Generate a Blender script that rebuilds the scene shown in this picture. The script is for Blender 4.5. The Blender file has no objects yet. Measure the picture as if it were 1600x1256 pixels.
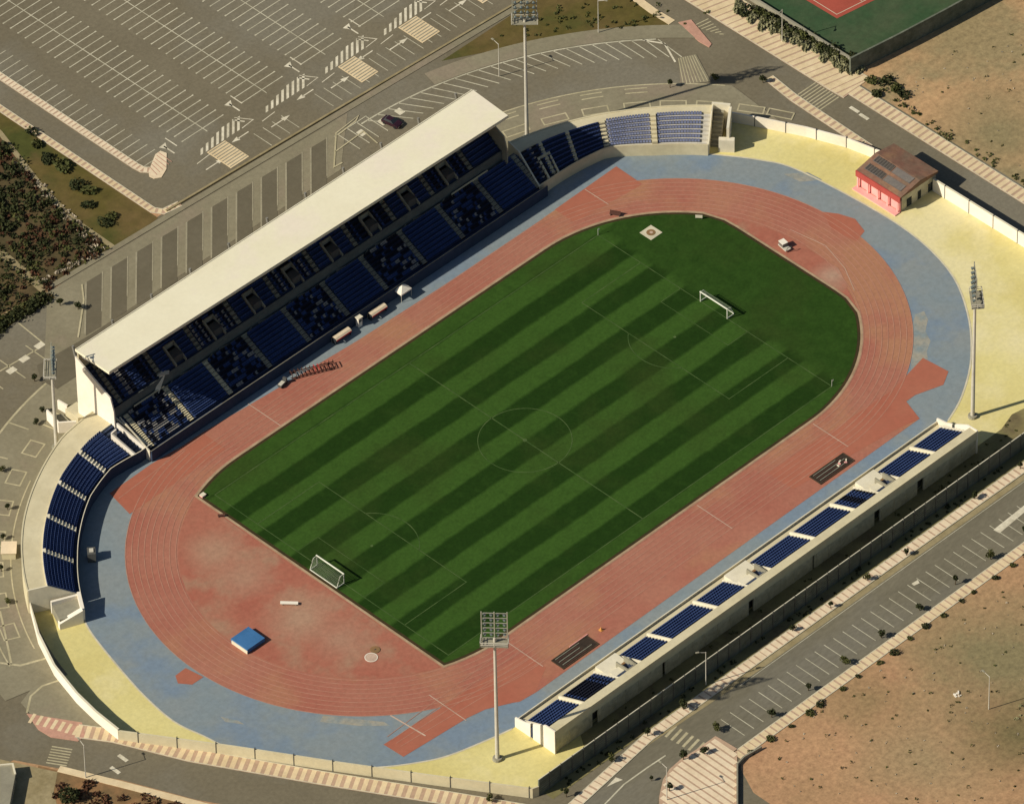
import bpy, math, random
from math import sin, cos, pi, radians, atan2, hypot
from mathutils import Vector, Matrix
random.seed(7)
S = bpy.context.scene

# ------------------------------------------------------------------ camera
# x runs along the football pitch, y across it, origin at the centre spot
DIST = 1917.83; EL = radians(42.3682); AZ = radians(-134.118); ROLL = radians(-1.24309)
FPX = 15406.5; TGT = (6.1725, 9.7335)
_b = Vector((cos(EL)*cos(AZ), cos(EL)*sin(AZ), sin(EL)))
_r = Vector((-sin(AZ), cos(AZ), 0)); _u = _b.cross(_r)
R_ = cos(ROLL)*_r + sin(ROLL)*_u; U_ = -sin(ROLL)*_r + cos(ROLL)*_u
CAMP = Vector((TGT[0], TGT[1], 0)) + DIST*_b
cd = bpy.data.cameras.new('camera'); cam = bpy.data.objects.new('camera', cd); S.collection.objects.link(cam)
cam.matrix_world = Matrix(((R_.x, U_.x, _b.x, CAMP.x), (R_.y, U_.y, _b.y, CAMP.y), (R_.z, U_.z, _b.z, CAMP.z), (0, 0, 0, 1)))
cd.sensor_fit = 'HORIZONTAL'; cd.sensor_width = 36; cd.lens = FPX/1600*36
cd.clip_start = 50; cd.clip_end = 8000
S.camera = cam

# ------------------------------------------------------------------ light
SUN_EL = 35.3; LIGHT_AZ = -21.8          # light travels towards this azimuth
W = bpy.data.worlds.new('World'); S.world = W; W.use_nodes = True
nt = W.node_tree; bg = nt.nodes['Background']
sky = nt.nodes.new('ShaderNodeTexSky'); sky.sky_type = 'NISHITA'; sky.sun_disc = False
sky.sun_elevation = radians(SUN_EL)
_sa = radians(LIGHT_AZ+180)
sky.sun_rotation = (pi/2 - _sa) % (2*pi)
nt.links.new(sky.outputs[0], bg.inputs[0]); bg.inputs[1].default_value = 0.06
sl = bpy.data.lights.new('sun', 'SUN'); sl.energy = 5.0; sl.angle = radians(0.5); sl.color = (1.0, 0.93, 0.80)
so = bpy.data.objects.new('sun', sl); S.collection.objects.link(so)
_d = Vector((cos(radians(LIGHT_AZ))*cos(radians(SUN_EL)), sin(radians(LIGHT_AZ))*cos(radians(SUN_EL)), -sin(radians(SUN_EL))))
so.rotation_euler = _d.to_track_quat('-Z', 'Y').to_euler(); so.location = (-200, 90, 150)
S.view_settings.view_transform = 'Standard'; S.view_settings.look = 'None'
S.view_settings.exposure = 0.0; S.view_settings.gamma = 1

def G(x, y, z=0.0):
    """survey point: place of a feature measured on the photograph, in metres on the plane of height z"""
    d = R_*((x-800)/FPX) + U_*((628-y)/FPX) - _b
    t = (z-CAMP.z)/d.z
    return (CAMP.x+t*d.x, CAMP.y+t*d.y)
def GP(l, z=0.0): return [G(a, b, z) for a, b in l]

# ------------------------------------------------------------------ materials
def mat(name, c1, c2=None, scale=0.08, fine=1.5, amt=0.25, rough=0.9, c3=None, s3=0.02, thr=0.55, metal=0.0, lo=0.35, hi=0.65, stretch=None, spec=0.2, spots=()):
    m = bpy.data.materials.new(name); m.use_nodes = True; n = m.node_tree; N = n.nodes; L = n.links
    p = N['Principled BSDF']; p.inputs['Roughness'].default_value = rough; p.inputs['Metallic'].default_value = metal
    p.inputs['Specular IOR Level'].default_value = spec
    c2 = c2 or tuple(v*0.82 for v in c1)
    tc = N.new('ShaderNodeTexCoord'); src = tc.outputs['Object']
    if stretch:
        mp = N.new('ShaderNodeMapping'); mp.inputs['Scale'].default_value = stretch; L.new(src, mp.inputs[0]); src = mp.outputs[0]
    def noise(sc, det=6, ro=0.6):
        q = N.new('ShaderNodeTexNoise'); q.inputs['Scale'].default_value = sc; q.inputs['Detail'].default_value = det
        q.inputs['Roughness'].default_value = ro; L.new(src, q.inputs['Vector']); return q.outputs['Fac']
    def ramp(f, a, b):
        q = N.new('ShaderNodeMapRange'); q.inputs[1].default_value = a; q.inputs[2].default_value = b; L.new(f, q.inputs[0]); return q.outputs[0]
    def mix(f, a, b, mode='MIX'):
        q = N.new('ShaderNodeMix'); q.data_type = 'RGBA'; q.blend_type = mode
        if isinstance(f, float): q.inputs[0].default_value = f
        else: L.new(f, q.inputs[0])
        for i, v in ((6, a), (7, b)):
            if isinstance(v, tuple): q.inputs[i].default_value = (*v, 1)
            else: L.new(v, q.inputs[i])
        return q.outputs[2]
    col = mix(ramp(noise(scale), lo, hi), c1, c2)
    if c3: col = mix(ramp(noise(s3, 5), thr, thr+0.12), col, c3)
    for (sx_, sy_, rad, soft, cc_) in spots:      # soft-edged patches of another soil, at fixed places
        vd = N.new('ShaderNodeVectorMath'); vd.operation = 'DISTANCE'; L.new(tc.outputs['Object'], vd.inputs[0]); vd.inputs[1].default_value = (sx_, sy_, 0)
        ad = N.new('ShaderNodeMath'); ad.operation = 'MULTIPLY_ADD'; L.new(noise(0.07, 8, 0.7), ad.inputs[0]); ad.inputs[1].default_value = rad*1.6; ad.inputs[2].default_value = -rad*0.8
        a2 = N.new('ShaderNodeMath'); a2.operation = 'ADD'; L.new(vd.outputs['Value'], a2.inputs[0]); L.new(ad.outputs[0], a2.inputs[1])
        q = N.new('ShaderNodeMapRange'); q.inputs[1].default_value = rad-soft; q.inputs[2].default_value = rad+soft; q.inputs[3].default_value = 1; q.inputs[4].default_value = 0; L.new(a2.outputs[0], q.inputs[0])
        col = mix(q.outputs[0], col, cc_)
    f = ramp(noise(fine, 5, 0.75), 0.25, 0.75)
    g = N.new('ShaderNodeMapRange'); g.inputs[3].default_value = 1-amt; g.inputs[4].default_value = 1+amt; L.new(f, g.inputs[0])
    cc = N.new('ShaderNodeCombineColor'); [L.new(g.outputs[0], cc.inputs[i]) for i in range(3)]
    col = mix(1.0, col, cc.outputs[0], 'MULTIPLY')
    L.new(col, p.inputs['Base Color'])
    return m

def grass_mat():
    m = bpy.data.materials.new('pitch_turf'); m.use_nodes = True; n = m.node_tree; N = n.nodes; L = n.links
    p = N['Principled BSDF']; p.inputs['Roughness'].default_value = 1; p.inputs['Specular IOR Level'].default_value = 0.1
    tc = N.new('ShaderNodeTexCoord'); sp = N.new('ShaderNodeSeparateXYZ'); L.new(tc.outputs['Object'], sp.inputs[0])
    def M(op, a, b=None, c=None):
        q = N.new('ShaderNodeMath'); q.operation = op
        for i, v in enumerate((a, b, c)):
            if v is None: continue
            if isinstance(v, (int, float)): q.inputs[i].default_value = v
            else: L.new(v, q.inputs[i])
        return q.outputs[0]
    def noise(sc, det=5, vec=None, ro=0.6):
        q = N.new('ShaderNodeTexNoise'); q.inputs['Scale'].default_value = sc; q.inputs['Detail'].default_value = det; q.inputs['Roughness'].default_value = ro
        L.new(vec or tc.outputs['Object'], q.inputs['Vector']); return q.outputs['Fac']
    mp = N.new('ShaderNodeMapping'); mp.inputs['Scale'].default_value = (0.25, 1, 1); L.new(tc.outputs['Object'], mp.inputs[0])
    wob = M('MULTIPLY', M('SUBTRACT', noise(0.25, 3, mp.outputs[0]), 0.5), 1.0)
    yy = M('ADD', sp.outputs[1], wob)
    s = M('SINE', M('MULTIPLY_ADD', M('SUBTRACT', yy, 2.2), 2*pi/9.15, pi/2))
    st = N.new('ShaderNodeMapRange'); st.inputs[1].default_value = -0.25; st.inputs[2].default_value = 0.25; L.new(s, st.inputs[0])
    # the mown stripes end at the goal line; behind it one plain tone
    jit = M('MULTIPLY', M('SUBTRACT', noise(0.12, 2), 0.5), 4)
    e = N.new('ShaderNodeMapRange'); e.inputs[1].default_value = 52.6; e.inputs[2].default_value = 55.0; e.inputs[3].default_value = 1; e.inputs[4].default_value = 0; L.new(M('ADD', sp.outputs[0], jit), e.inputs[0])
    e2 = N.new('ShaderNodeMapRange'); e2.inputs[1].default_value = 32.0; e2.inputs[2].default_value = 32.6; L.new(M('ABSOLUTE', sp.outputs[1]), e2.inputs[0])
    fac = M('MULTIPLY', st.outputs[0], e.outputs[0])
    fac = M('MULTIPLY', fac, M('SUBTRACT', 1, e2.outputs[0]))
    fac = M('ADD', fac, M('MULTIPLY', M('SUBTRACT', 1, e.outputs[0]), 0.42))
    fac = M('ADD', fac, M('MULTIPLY', e2.outputs[0], 0.75))
    fac = M('ADD', fac, M('MULTIPLY', M('SUBTRACT', noise(0.35, 6), 0.5), 0.95))
    def mix(f, a, b, mode='MIX'):
        q = N.new('ShaderNodeMix'); q.data_type = 'RGBA'; q.blend_type = mode; q.clamp_factor = True
        if isinstance(f, float): q.inputs[0].default_value = f
        else: L.new(f, q.inputs[0])
        for i, v in ((6, a), (7, b)):
            if isinstance(v, tuple): q.inputs[i].default_value = (*v, 1)
            else: L.new(v, q.inputs[i])
        return q.outputs[2]
    col = mix(fac, TURF_D, TURF_L)
    b = N.new('ShaderNodeMapRange'); b.inputs[1].default_value = 0.5; b.inputs[2].default_value = 0.7; b.inputs[4].default_value = 0.55; L.new(noise(0.05, 4), b.inputs[0])
    col = mix(b.outputs[0], col, TURF_B)
    for px_, py_, rad in ((49.5, 0, 4.0), (-50.0, 0, 4.5), (0.5, -1, 3.5), (36, 3, 4), (-20, 14, 8), (14, -10, 7)):     # worn turf
        vd = N.new('ShaderNodeVectorMath'); vd.operation = 'DISTANCE'; L.new(tc.outputs['Object'], vd.inputs[0]); vd.inputs[1].default_value = (px_, py_, 0.2)
        w_ = N.new('ShaderNodeMapRange'); w_.inputs[1].default_value = rad; w_.inputs[2].default_value = 0; w_.inputs[4].default_value = 0.35
        L.new(M('ADD', vd.outputs['Value'], M('MULTIPLY', M('SUBTRACT', noise(0.5, 5), 0.5), rad*2)), w_.inputs[0])
        col = mix(w_.outputs[0], col, TURF_B)
    g = N.new('ShaderNodeMapRange'); g.inputs[1].default_value = 0.3; g.inputs[2].default_value = 0.7; g.inputs[3].default_value = 0.8; g.inputs[4].default_value = 1.2; L.new(noise(1.6, 5, None, 0.75), g.inputs[0])
    cc = N.new('ShaderNodeCombineColor'); [L.new(g.outputs[0], cc.inputs[i]) for i in range(3)]
    L.new(mix(1.0, col, cc.outputs[0], 'MULTIPLY'), p.inputs['Base Color'])
    return m
TURF_D = (0.0125, 0.036, 0.004); TURF_L = (0.037, 0.085, 0.0125); TURF_B = (0.030, 0.050, 0.009)

K = {}
GQ = G
K['turf'] = grass_mat()
K['track'] = mat('red_track_rubber', (0.375, 0.16, 0.105), (0.345, 0.12, 0.08), 0.06, 1.2, 0.17, c3=(0.38, 0.18, 0.10), s3=0.035, thr=0.48)
K['trackD'] = mat('worn_red_rubber', (0.365, 0.145, 0.092), (0.345, 0.112, 0.072), 0.09, 1.0, 0.18, c3=(0.345, 0.19, 0.12), s3=0.06, thr=0.5, spots=[(*GQ(335, 865), 4.5, 3, (0.375, 0.21, 0.135)), (*GQ(380, 905), 4, 3, (0.37, 0.20, 0.13)), (*GQ(470, 965), 5, 3.5, (0.38, 0.225, 0.145)), (*GQ(530, 1000), 4, 3, (0.37, 0.20, 0.13)), (*GQ(1300, 432), 2.5, 2.5, (0.40, 0.26, 0.18))])
K['trackN'] = mat('fresh_red_rubber', (0.385, 0.14, 0.085), (0.36, 0.115, 0.07), 0.1, 0.8, 0.12)
K['lane'] = mat('faded_lane_paint', (0.45, 0.235, 0.16), (0.40, 0.18, 0.12), 0.3, 2, 0.2)
K['lined'] = mat('pale_lane_paint', (0.55, 0.40, 0.30), None, 0.3, 2, 0.2)
K['blue'] = mat('faded_blue_rubber', (0.20, 0.245, 0.262), (0.23, 0.255, 0.25), 0.06, 0.9, 0.14, c3=(0.175, 0.23, 0.285), s3=0.05, thr=0.5)
K['bluew'] = mat('sandy_wear', (0.33, 0.30, 0.23), (0.21, 0.25, 0.25), 0.35, 1.2, 0.2)
K['yellow'] = mat('yellow_sand_ground', (0.68, 0.60, 0.26), (0.60, 0.51, 0.19), 0.05, 1.1, 0.11, c3=(0.71, 0.63, 0.34), s3=0.03, thr=0.5)
K['kerbw'] = mat('pale_kerb', (0.62, 0.56, 0.40), None, 0.3, 1, 0.15)
K['curb'] = mat('tan_curb', (0.42, 0.31, 0.19), (0.33, 0.22, 0.13), 0.3, 1, 0.15)
K['edge_shade'] = mat('brown_edge_shade', (0.055, 0.032, 0.012), (0.035, 0.03, 0.01), 0.3, 1, 0.2)  # dark brown that stands for the shadow inside the curb
K['chalk'] = mat('worn_pitch_chalk', (0.085, 0.125, 0.04), (0.035, 0.075, 0.015), 0.25, 1.5, 0.3)
K['asph'] = mat('old_asphalt', (0.180, 0.154, 0.100), (0.146, 0.123, 0.078), 0.05, 1.2, 0.2, c3=(0.188, 0.168, 0.120), s3=0.025, thr=0.48)
K['asph2'] = mat('grey_asphalt', (0.180, 0.160, 0.110), (0.144, 0.129, 0.087), 0.07, 1.2, 0.2, c3=(0.17, 0.155, 0.115), s3=0.04, thr=0.48, stretch=(0.4, 1, 1))
K['asphd'] = mat('dark_bay_asphalt', (0.140, 0.121, 0.080), (0.122, 0.105, 0.068), 0.1, 0.9, 0.12)
K['olive'] = mat('olive_paving', (0.25, 0.222, 0.145), (0.21, 0.185, 0.118), 0.1, 1.0, 0.16, c3=(0.255, 0.21, 0.145), s3=0.05, thr=0.52)
K['paintb'] = mat('dull_bay_edging', (0.33, 0.295, 0.20), (0.27, 0.24, 0.16), 0.25, 1.5, 0.2)
K['paint'] = mat('worn_road_paint', (0.50, 0.44, 0.28), (0.38, 0.335, 0.20), 0.25, 1.5, 0.25)
K['paintf'] = mat('faint_road_paint', (0.56, 0.52, 0.38), (0.40, 0.37, 0.26), 0.25, 1.5, 0.25)
K['paintw'] = mat('white_road_paint', (0.72, 0.66, 0.50), (0.5, 0.45, 0.32), 0.4, 1.5, 0.2)
K['pink'] = mat('pink_paving', (0.50, 0.34, 0.23), (0.42, 0.29, 0.19), 0.2, 1, 0.18)
K['pinkr'] = mat('red_tactile_paving', (0.52, 0.28, 0.20), (0.45, 0.26, 0.18), 0.2, 1, 0.18)
K['cream'] = mat('cream_paving', (0.72, 0.58, 0.36), (0.62, 0.48, 0.28), 0.2, 1, 0.12)
K['creamp'] = mat('pink_cream_paving', (0.76, 0.63, 0.44), (0.68, 0.54, 0.36), 0.2, 1, 0.12)
K['dirt'] = mat('dry_brown_earth', (0.46, 0.27, 0.14), (0.37, 0.225, 0.115), 0.06, 0.9, 0.36, c3=(0.42, 0.235, 0.125), s3=0.035, thr=0.52, spots=[(*GQ(1560,1030), 14, 9, (0.225, 0.185, 0.092)), (*GQ(1450,1190), 9, 8, (0.32, 0.23, 0.12)), (*GQ(1590,1150), 8, 7, (0.17, 0.135, 0.06)), (*GQ(1350,1090), 5, 6, (0.27, 0.19, 0.09))])
K['dirt2'] = mat('pale_orange_earth', (0.48, 0.30, 0.15), (0.39, 0.25, 0.125), 0.06, 0.8, 0.36, c3=(0.29, 0.225, 0.115), s3=0.035, thr=0.46, spots=[(*GQ(1520,60), 7, 7, (0.29, 0.22, 0.11)), (*GQ(1560,210), 9, 7, (0.25, 0.20, 0.10))])
K['dirt3'] = mat('brown_red_earth', (0.30, 0.16, 0.07), (0.16, 0.11, 0.05), 0.15, 0.7, 0.25)
K['weedg'] = mat('weedy_ground', (0.19, 0.155, 0.075), (0.27, 0.19, 0.09), 0.08, 0.6, 0.3)
K['verge'] = mat('rough_green_verge', (0.095, 0.078, 0.017), (0.14, 0.095, 0.035), 0.07, 0.5, 0.25, c3=(0.065, 0.07, 0.015), s3=0.05, thr=0.5)
K['scrubg'] = mat('dark_scrub_soil', (0.115, 0.078, 0.035), (0.055, 0.05, 0.02), 0.09, 0.5, 0.45, c3=(0.10, 0.045, 0.022), s3=0.05, thr=0.55)
K['path'] = mat('dusty_path', (0.33, 0.27, 0.15), (0.25, 0.20, 0.10), 0.3, 1, 0.2)
K['tgreen'] = mat('court_green_surface', (0.035, 0.075, 0.03), (0.06, 0.085, 0.04), 0.12, 0.6, 0.25)
K['tred'] = mat('court_red_surface', (0.40, 0.085, 0.055), None, 0.1, 0.6, 0.1)
K['trench'] = mat('weedy_yard_soil', (0.25, 0.21, 0.09), (0.16, 0.145, 0.06), 0.15, 0.6, 0.3, c3=(0.15, 0.12, 0.06), s3=0.08, thr=0.52)
K['conc'] = mat('cream_concrete', (0.62, 0.55, 0.36), (0.56, 0.49, 0.31), 0.15, 0.8, 0.1)
K['concl'] = mat('pale_concrete', (0.72, 0.66, 0.50), (0.64, 0.58, 0.42), 0.2, 0.9, 0.08)
K['concg'] = mat('grey_concrete', (0.30, 0.28, 0.20), (0.24, 0.22, 0.16), 0.2, 0.9, 0.15)
K['white'] = mat('white_render', (0.82, 0.76, 0.64), (0.76, 0.68, 0.54), 0.12, 0.8, 0.06)
K['roof'] = mat('cream_roof_sheet', (0.80, 0.745, 0.545), (0.76, 0.70, 0.50), 0.08, 0.9, 0.045, rough=0.7, c3=(0.78, 0.70, 0.55), s3=0.06, thr=0.52)
K['roofu'] = mat('roof_underside_steel', (0.22, 0.21, 0.18), None, 0.3, 1, 0.1)
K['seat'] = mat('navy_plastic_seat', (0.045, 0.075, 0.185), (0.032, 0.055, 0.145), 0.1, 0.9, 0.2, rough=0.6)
K['seatr'] = mat('sunlit_blue_seat', (0.17, 0.195, 0.30), (0.21, 0.225, 0.31), 0.15, 0.9, 0.2, rough=0.55)  # paler copy of the blue seat, with the sun put into its colour
K['seatd'] = mat('black_plastic_seat', (0.012, 0.013, 0.022), None, 0.4, 1, 0.2, rough=0.6)
K['seatw'] = mat('grey_plastic_seat', (0.30, 0.28, 0.25), None, 0.4, 1, 0.2, rough=0.6)
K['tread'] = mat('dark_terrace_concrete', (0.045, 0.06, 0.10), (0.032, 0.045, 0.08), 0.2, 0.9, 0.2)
K['treadr'] = mat('sunlit_terrace_step', (0.62, 0.58, 0.48), None, 0.2, 0.9, 0.15)  # pale copy of the terrace tread, sunlight put into the colour
K['steelm'] = mat('weathered_frame_steel', (0.34, 0.33, 0.25))
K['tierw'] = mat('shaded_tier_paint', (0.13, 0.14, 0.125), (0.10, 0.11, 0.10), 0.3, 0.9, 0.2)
K['steel'] = mat('galvanised_steel', (0.58, 0.54, 0.44), None, 0.3, 1, 0.08, rough=0.5, metal=0.0)
K['steeld'] = mat('dark_steel', (0.10, 0.10, 0.09), None, 0.3, 1, 0.1, rough=0.5)
K['lampf'] = mat('floodlight_glass', (0.16, 0.19, 0.18), None, 0.3, 1, 0.1, rough=0.3)
K['wpaint'] = mat('white_goal_paint', (0.68, 0.68, 0.55), None, 0.5, 1, 0.03, rough=0.5)
K['net'] = mat('grey_net_cord', (0.22, 0.26, 0.17), None, 0.5, 1, 0.1)
K['matblue'] = mat('blue_vinyl', (0.055, 0.17, 0.36), (0.045, 0.14, 0.30), 0.4, 1, 0.08, rough=0.5)
K['fenced'] = mat('dark_green_fence', (0.16, 0.17, 0.125), (0.10, 0.115, 0.08), 0.3, 0.9, 0.35)
K['navyw'] = mat('navy_painted_wall', (0.035, 0.05, 0.085), (0.025, 0.04, 0.07), 0.2, 0.9, 0.2)
K['wallg'] = mat('stained_wall', (0.54, 0.49, 0.34), (0.42, 0.385, 0.265), 0.25, 0.9, 0.3)
K['leaf'] = mat('dark_green_leaves', (0.026, 0.033, 0.011), (0.042, 0.046, 0.015), 0.8, 3, 0.4)
K['leaf2'] = mat('olive_leaves', (0.085, 0.085, 0.025), (0.045, 0.055, 0.015), 0.8, 3, 0.4)
K['leaf3'] = mat('pale_dusty_leaves', (0.26, 0.24, 0.13), (0.17, 0.17, 0.08), 0.8, 3, 0.3)
K['leafr'] = mat('reddish_dry_leaves', (0.10, 0.04, 0.02), (0.05, 0.03, 0.015), 0.8, 3, 0.4)
K['bark'] = mat('brown_bark', (0.10, 0.07, 0.04))
K['rock'] = mat('pale_rock', (0.42, 0.36, 0.26), (0.34, 0.28, 0.2), 0.6, 2, 0.2)
K['brick'] = mat('brick_red_roof', (0.21, 0.105, 0.07), (0.19, 0.13, 0.085), 0.3, 0.9, 0.3, c3=(0.27, 0.15, 0.085), s3=0.2, thr=0.5)
K['redp'] = mat('red_painted_fascia', (0.42, 0.075, 0.06), (0.36, 0.065, 0.05), 0.3, 1, 0.1)
K['rosep'] = mat('pink_painted_render', (0.85, 0.42, 0.37), (0.78, 0.36, 0.32), 0.3, 1, 0.08)
K['panelk'] = mat('dark_roof_panel', (0.055, 0.05, 0.045), (0.085, 0.07, 0.055), 0.9, 3, 0.3, rough=0.4)
K['panelg'] = mat('grey_roof_panel', (0.19, 0.165, 0.14), (0.15, 0.135, 0.12), 0.9, 3, 0.2, rough=0.5)
K['glass'] = mat('dark_glass', (0.03, 0.035, 0.04), None, 0.5, 1, 0.1, rough=0.15, spec=0.5)
K['carp'] = mat('dark_maroon_car_paint', (0.035, 0.012, 0.02), None, 0.5, 1, 0.1, rough=0.3, spec=0.5)
K['tyre'] = mat('tyre_rubber', (0.02, 0.02, 0.02))
K['red'] = mat('red_plastic', (0.42, 0.03, 0.03))
K['brown'] = mat('rusty_brown_steel', (0.115, 0.05, 0.035), (0.075, 0.035, 0.025), 0.5, 1, 0.2)
K['black'] = mat('black_cover_mesh', (0.028, 0.020, 0.015), (0.05, 0.035, 0.024), 0.9, 2, 0.3)
K['sand'] = mat('dark_wet_sand', (0.075, 0.05, 0.03), (0.05, 0.035, 0.02), 0.8, 2, 0.3)
K['orange'] = mat('orange_plastic', (0.65, 0.30, 0.08))

# ------------------------------------------------------------------ builders
class MB:
    def __init__(s): s.v = []; s.f = []; s.m = []; s.cur = 0
    def face(s, pts):
        i = len(s.v); s.v += [tuple(p) for p in pts]; s.f.append(tuple(range(i, i+len(pts)))); s.m.append(s.cur)
    def poly(s, pts, z):
        a = sum(pts[i][0]*pts[(i+1) % len(pts)][1]-pts[(i+1) % len(pts)][0]*pts[i][1] for i in range(len(pts)))
        if a < 0: pts = pts[::-1]
        s.face([(x, y, z) for x, y in pts])
    def prism(s, pts, z0, z1, bottom=False):
        a = sum(pts[i][0]*pts[(i+1) % len(pts)][1]-pts[(i+1) % len(pts)][0]*pts[i][1] for i in range(len(pts)))
        if a < 0: pts = pts[::-1]
        s.face([(x, y, z1) for x, y in pts])
        if bottom: s.face([(x, y, z0) for x, y in pts[::-1]])
        for i in range(len(pts)):
            p, q = pts[i], pts[(i+1) % len(pts)]
            s.face([(p[0], p[1], z0), (q[0], q[1], z0), (q[0], q[1], z1), (p[0], p[1], z1)])
    def box(s, x0, x1, y0, y1, z0, z1): s.prism([(x0, y0), (x1, y0), (x1, y1), (x0, y1)], z0, z1, True)
    def obox(s, c, ax, hx, hy, z0, z1):
        """box centred at c, local x axis at angle ax"""
        ca, sa = cos(ax), sin(ax)
        s.prism([(c[0]+a*hx*ca-b*hy*sa, c[1]+a*hx*sa+b*hy*ca) for a, b in ((-1, -1), (1, -1), (1, 1), (-1, 1))], z0, z1, True)
    def tube(s, p, q, r0, r1=None, n=8, caps=True):
        p = Vector(p); q = Vector(q); r1 = r0 if r1 is None else r1
        d = (q-p).normalized(); a = d.orthogonal().normalized(); b = d.cross(a)
        A = [p+(a*cos(2*pi*i/n)+b*sin(2*pi*i/n))*r0 for i in range(n)]
        B = [q+(a*cos(2*pi*i/n)+b*sin(2*pi*i/n))*r1 for i in range(n)]
        for i in range(n):
            j = (i+1) % n; s.face([A[i], A[j], B[j], B[i]])
        if caps: s.face(A[::-1]); s.face(B)
    def ribbon(s, pts, w, z, closed=False, off=0.0):
        L = offset(pts, off+w/2, closed); Rr = offset(pts, off-w/2, closed); n = len(pts)
        for i in range(n if closed else n-1):
            j = (i+1) % n
            s.face([(Rr[i][0], Rr[i][1], z), (Rr[j][0], Rr[j][1], z), (L[j][0], L[j][1], z), (L[i][0], L[i][1], z)])
    def wall(s, pts, t, z0, z1, closed=False, off=0.0):
        L = offset(pts, off+t/2, closed); Rr = offset(pts, off-t/2, closed); n = len(pts)
        zz0 = z0 if isinstance(z0, list) else [z0]*n; zz1 = z1 if isinstance(z1, list) else [z1]*n
        for i in range(n if closed else n-1):
            j = (i+1) % n
            a0, a1, b0, b1 = (*Rr[i], zz0[i]), (*Rr[i], zz1[i]), (*Rr[j], zz0[j]), (*Rr[j], zz1[j])
            c0, c1, d0, d1 = (*L[i], zz0[i]), (*L[i], zz1[i]), (*L[j], zz0[j]), (*L[j], zz1[j])
            s.face([a1, b1, d1, c1]); s.face([a0, b0, b1, a1]); s.face([d0, c0, c1, d1])
            if not closed and i == 0: s.face([c0, a0, a1, c1])
            if not closed and i == n-2: s.face([b0, d0, d1, b1])
    def stripes(s, pts, w, z, pitch, duty, off=0.0, skew=0.0):
        """bands laid across a path every `pitch` metres"""
        seg = []; tot = 0
        for i in range(len(pts)-1):
            l = hypot(pts[i+1][0]-pts[i][0], pts[i+1][1]-pts[i][1]); seg.append((tot, l, i)); tot += l
        def at(d):
            d = max(0, min(tot-1e-6, d))
            for a, l, i in seg:
                if a <= d <= a+l: break
            t = (d-a)/l; P, Q = pts[i], pts[i+1]; dx, dy = (Q[0]-P[0])/l, (Q[1]-P[1])/l
            return (P[0]+dx*(d-a), P[1]+dy*(d-a)), (-dy, dx)
        d = 0
        while d+pitch*duty < tot:
            e = d+pitch*duty*random.uniform(0.9, 1.1)
            (p, n1), (q, n2) = at(d), at(e)
            (p2, n3), (q2, n4) = at(d+skew), at(e+skew)
            a, b = off-w/2, off+w/2
            s.face([(p[0]+n1[0]*a, p[1]+n1[1]*a, z), (q[0]+n2[0]*a, q[1]+n2[1]*a, z), (q2[0]+n4[0]*b, q2[1]+n4[1]*b, z), (p2[0]+n3[0]*b, p2[1]+n3[1]*b, z)])
            d += pitch
    def build(s, name, mt, parent=None, smooth=False):
        me = bpy.data.meshes.new(name); me.from_pydata(s.v, [], s.f)
        for k in (mt if isinstance(mt, (list, tuple)) else [mt]): me.materials.append(K[k])
        if any(s.m): me.polygons.foreach_set('material_index', s.m)
        if smooth: me.polygons.foreach_set('use_smooth', [True]*len(s.f))
        me.update()
        o = bpy.data.objects.new(name, me); S.collection.objects.link(o)
        if parent: o.parent = parent
        return o

def offset(pts, d, closed=False):
    n = len(pts); out = []
    for i in range(n):
        if closed: a, b = pts[(i-1) % n], pts[(i+1) % n]
        else: a, b = pts[max(0, i-1)], pts[min(n-1, i+1)]
        p = pts[i]
        def nn(u, v):
            l = hypot(v[0]-u[0], v[1]-u[1]) or 1
            return (-(v[1]-u[1])/l, (v[0]-u[0])/l)
        n1 = nn(a, p) if a != p else nn(p, b); n2 = nn(p, b) if b != p else n1
        m = (n1[0]+n2[0], n1[1]+n2[1]); l = hypot(*m) or 1; m = (m[0]/l, m[1]/l)
        k = d/max(0.4, m[0]*n1[0]+m[1]*n1[1])
        out.append((p[0]+m[0]*k, p[1]+m[1]*k))
    return out
def arc(c, r, a0, a1, n=24):
    return [(c[0]+r*cos(radians(a0+(a1-a0)*i/n)), c[1]+r*sin(radians(a0+(a1-a0)*i/n))) for i in range(n+1)]
def tag(o, label, cat, group=None, kind=None):
    if label: o['label'] = label
    if cat: o['category'] = cat
    if group: o['group'] = group
    if kind: o['kind'] = kind
    return o
def struct(b, name, mt, kind='structure'):
    o = b.build(name, mt); o['kind'] = kind; return o
def sheet(name, mt, pts, z):
    b = MB(); b.poly(pts, z); return struct(b, name, mt)
def empty(name, loc, rz=0.0):
    o = bpy.data.objects.new(name, None); S.collection.objects.link(o); o.location = loc; o.rotation_euler.z = rz
    o.empty_display_size = 1; return o
def copy_tree(o, parent=None):
    c = o.copy(); S.collection.objects.link(c); c.parent = parent
    for ch in o.children: copy_tree(ch, c)
    return c

# ================================================================== GROUND
b = MB(); b.poly([(-1500, -1500), (1500, -1500), (1500, 1500), (-1500, 1500)], 0); struct(b, 'ground', 'dirt')
C1 = (-42.2, 0.4); C2 = (42.2, 0.4)
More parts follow.
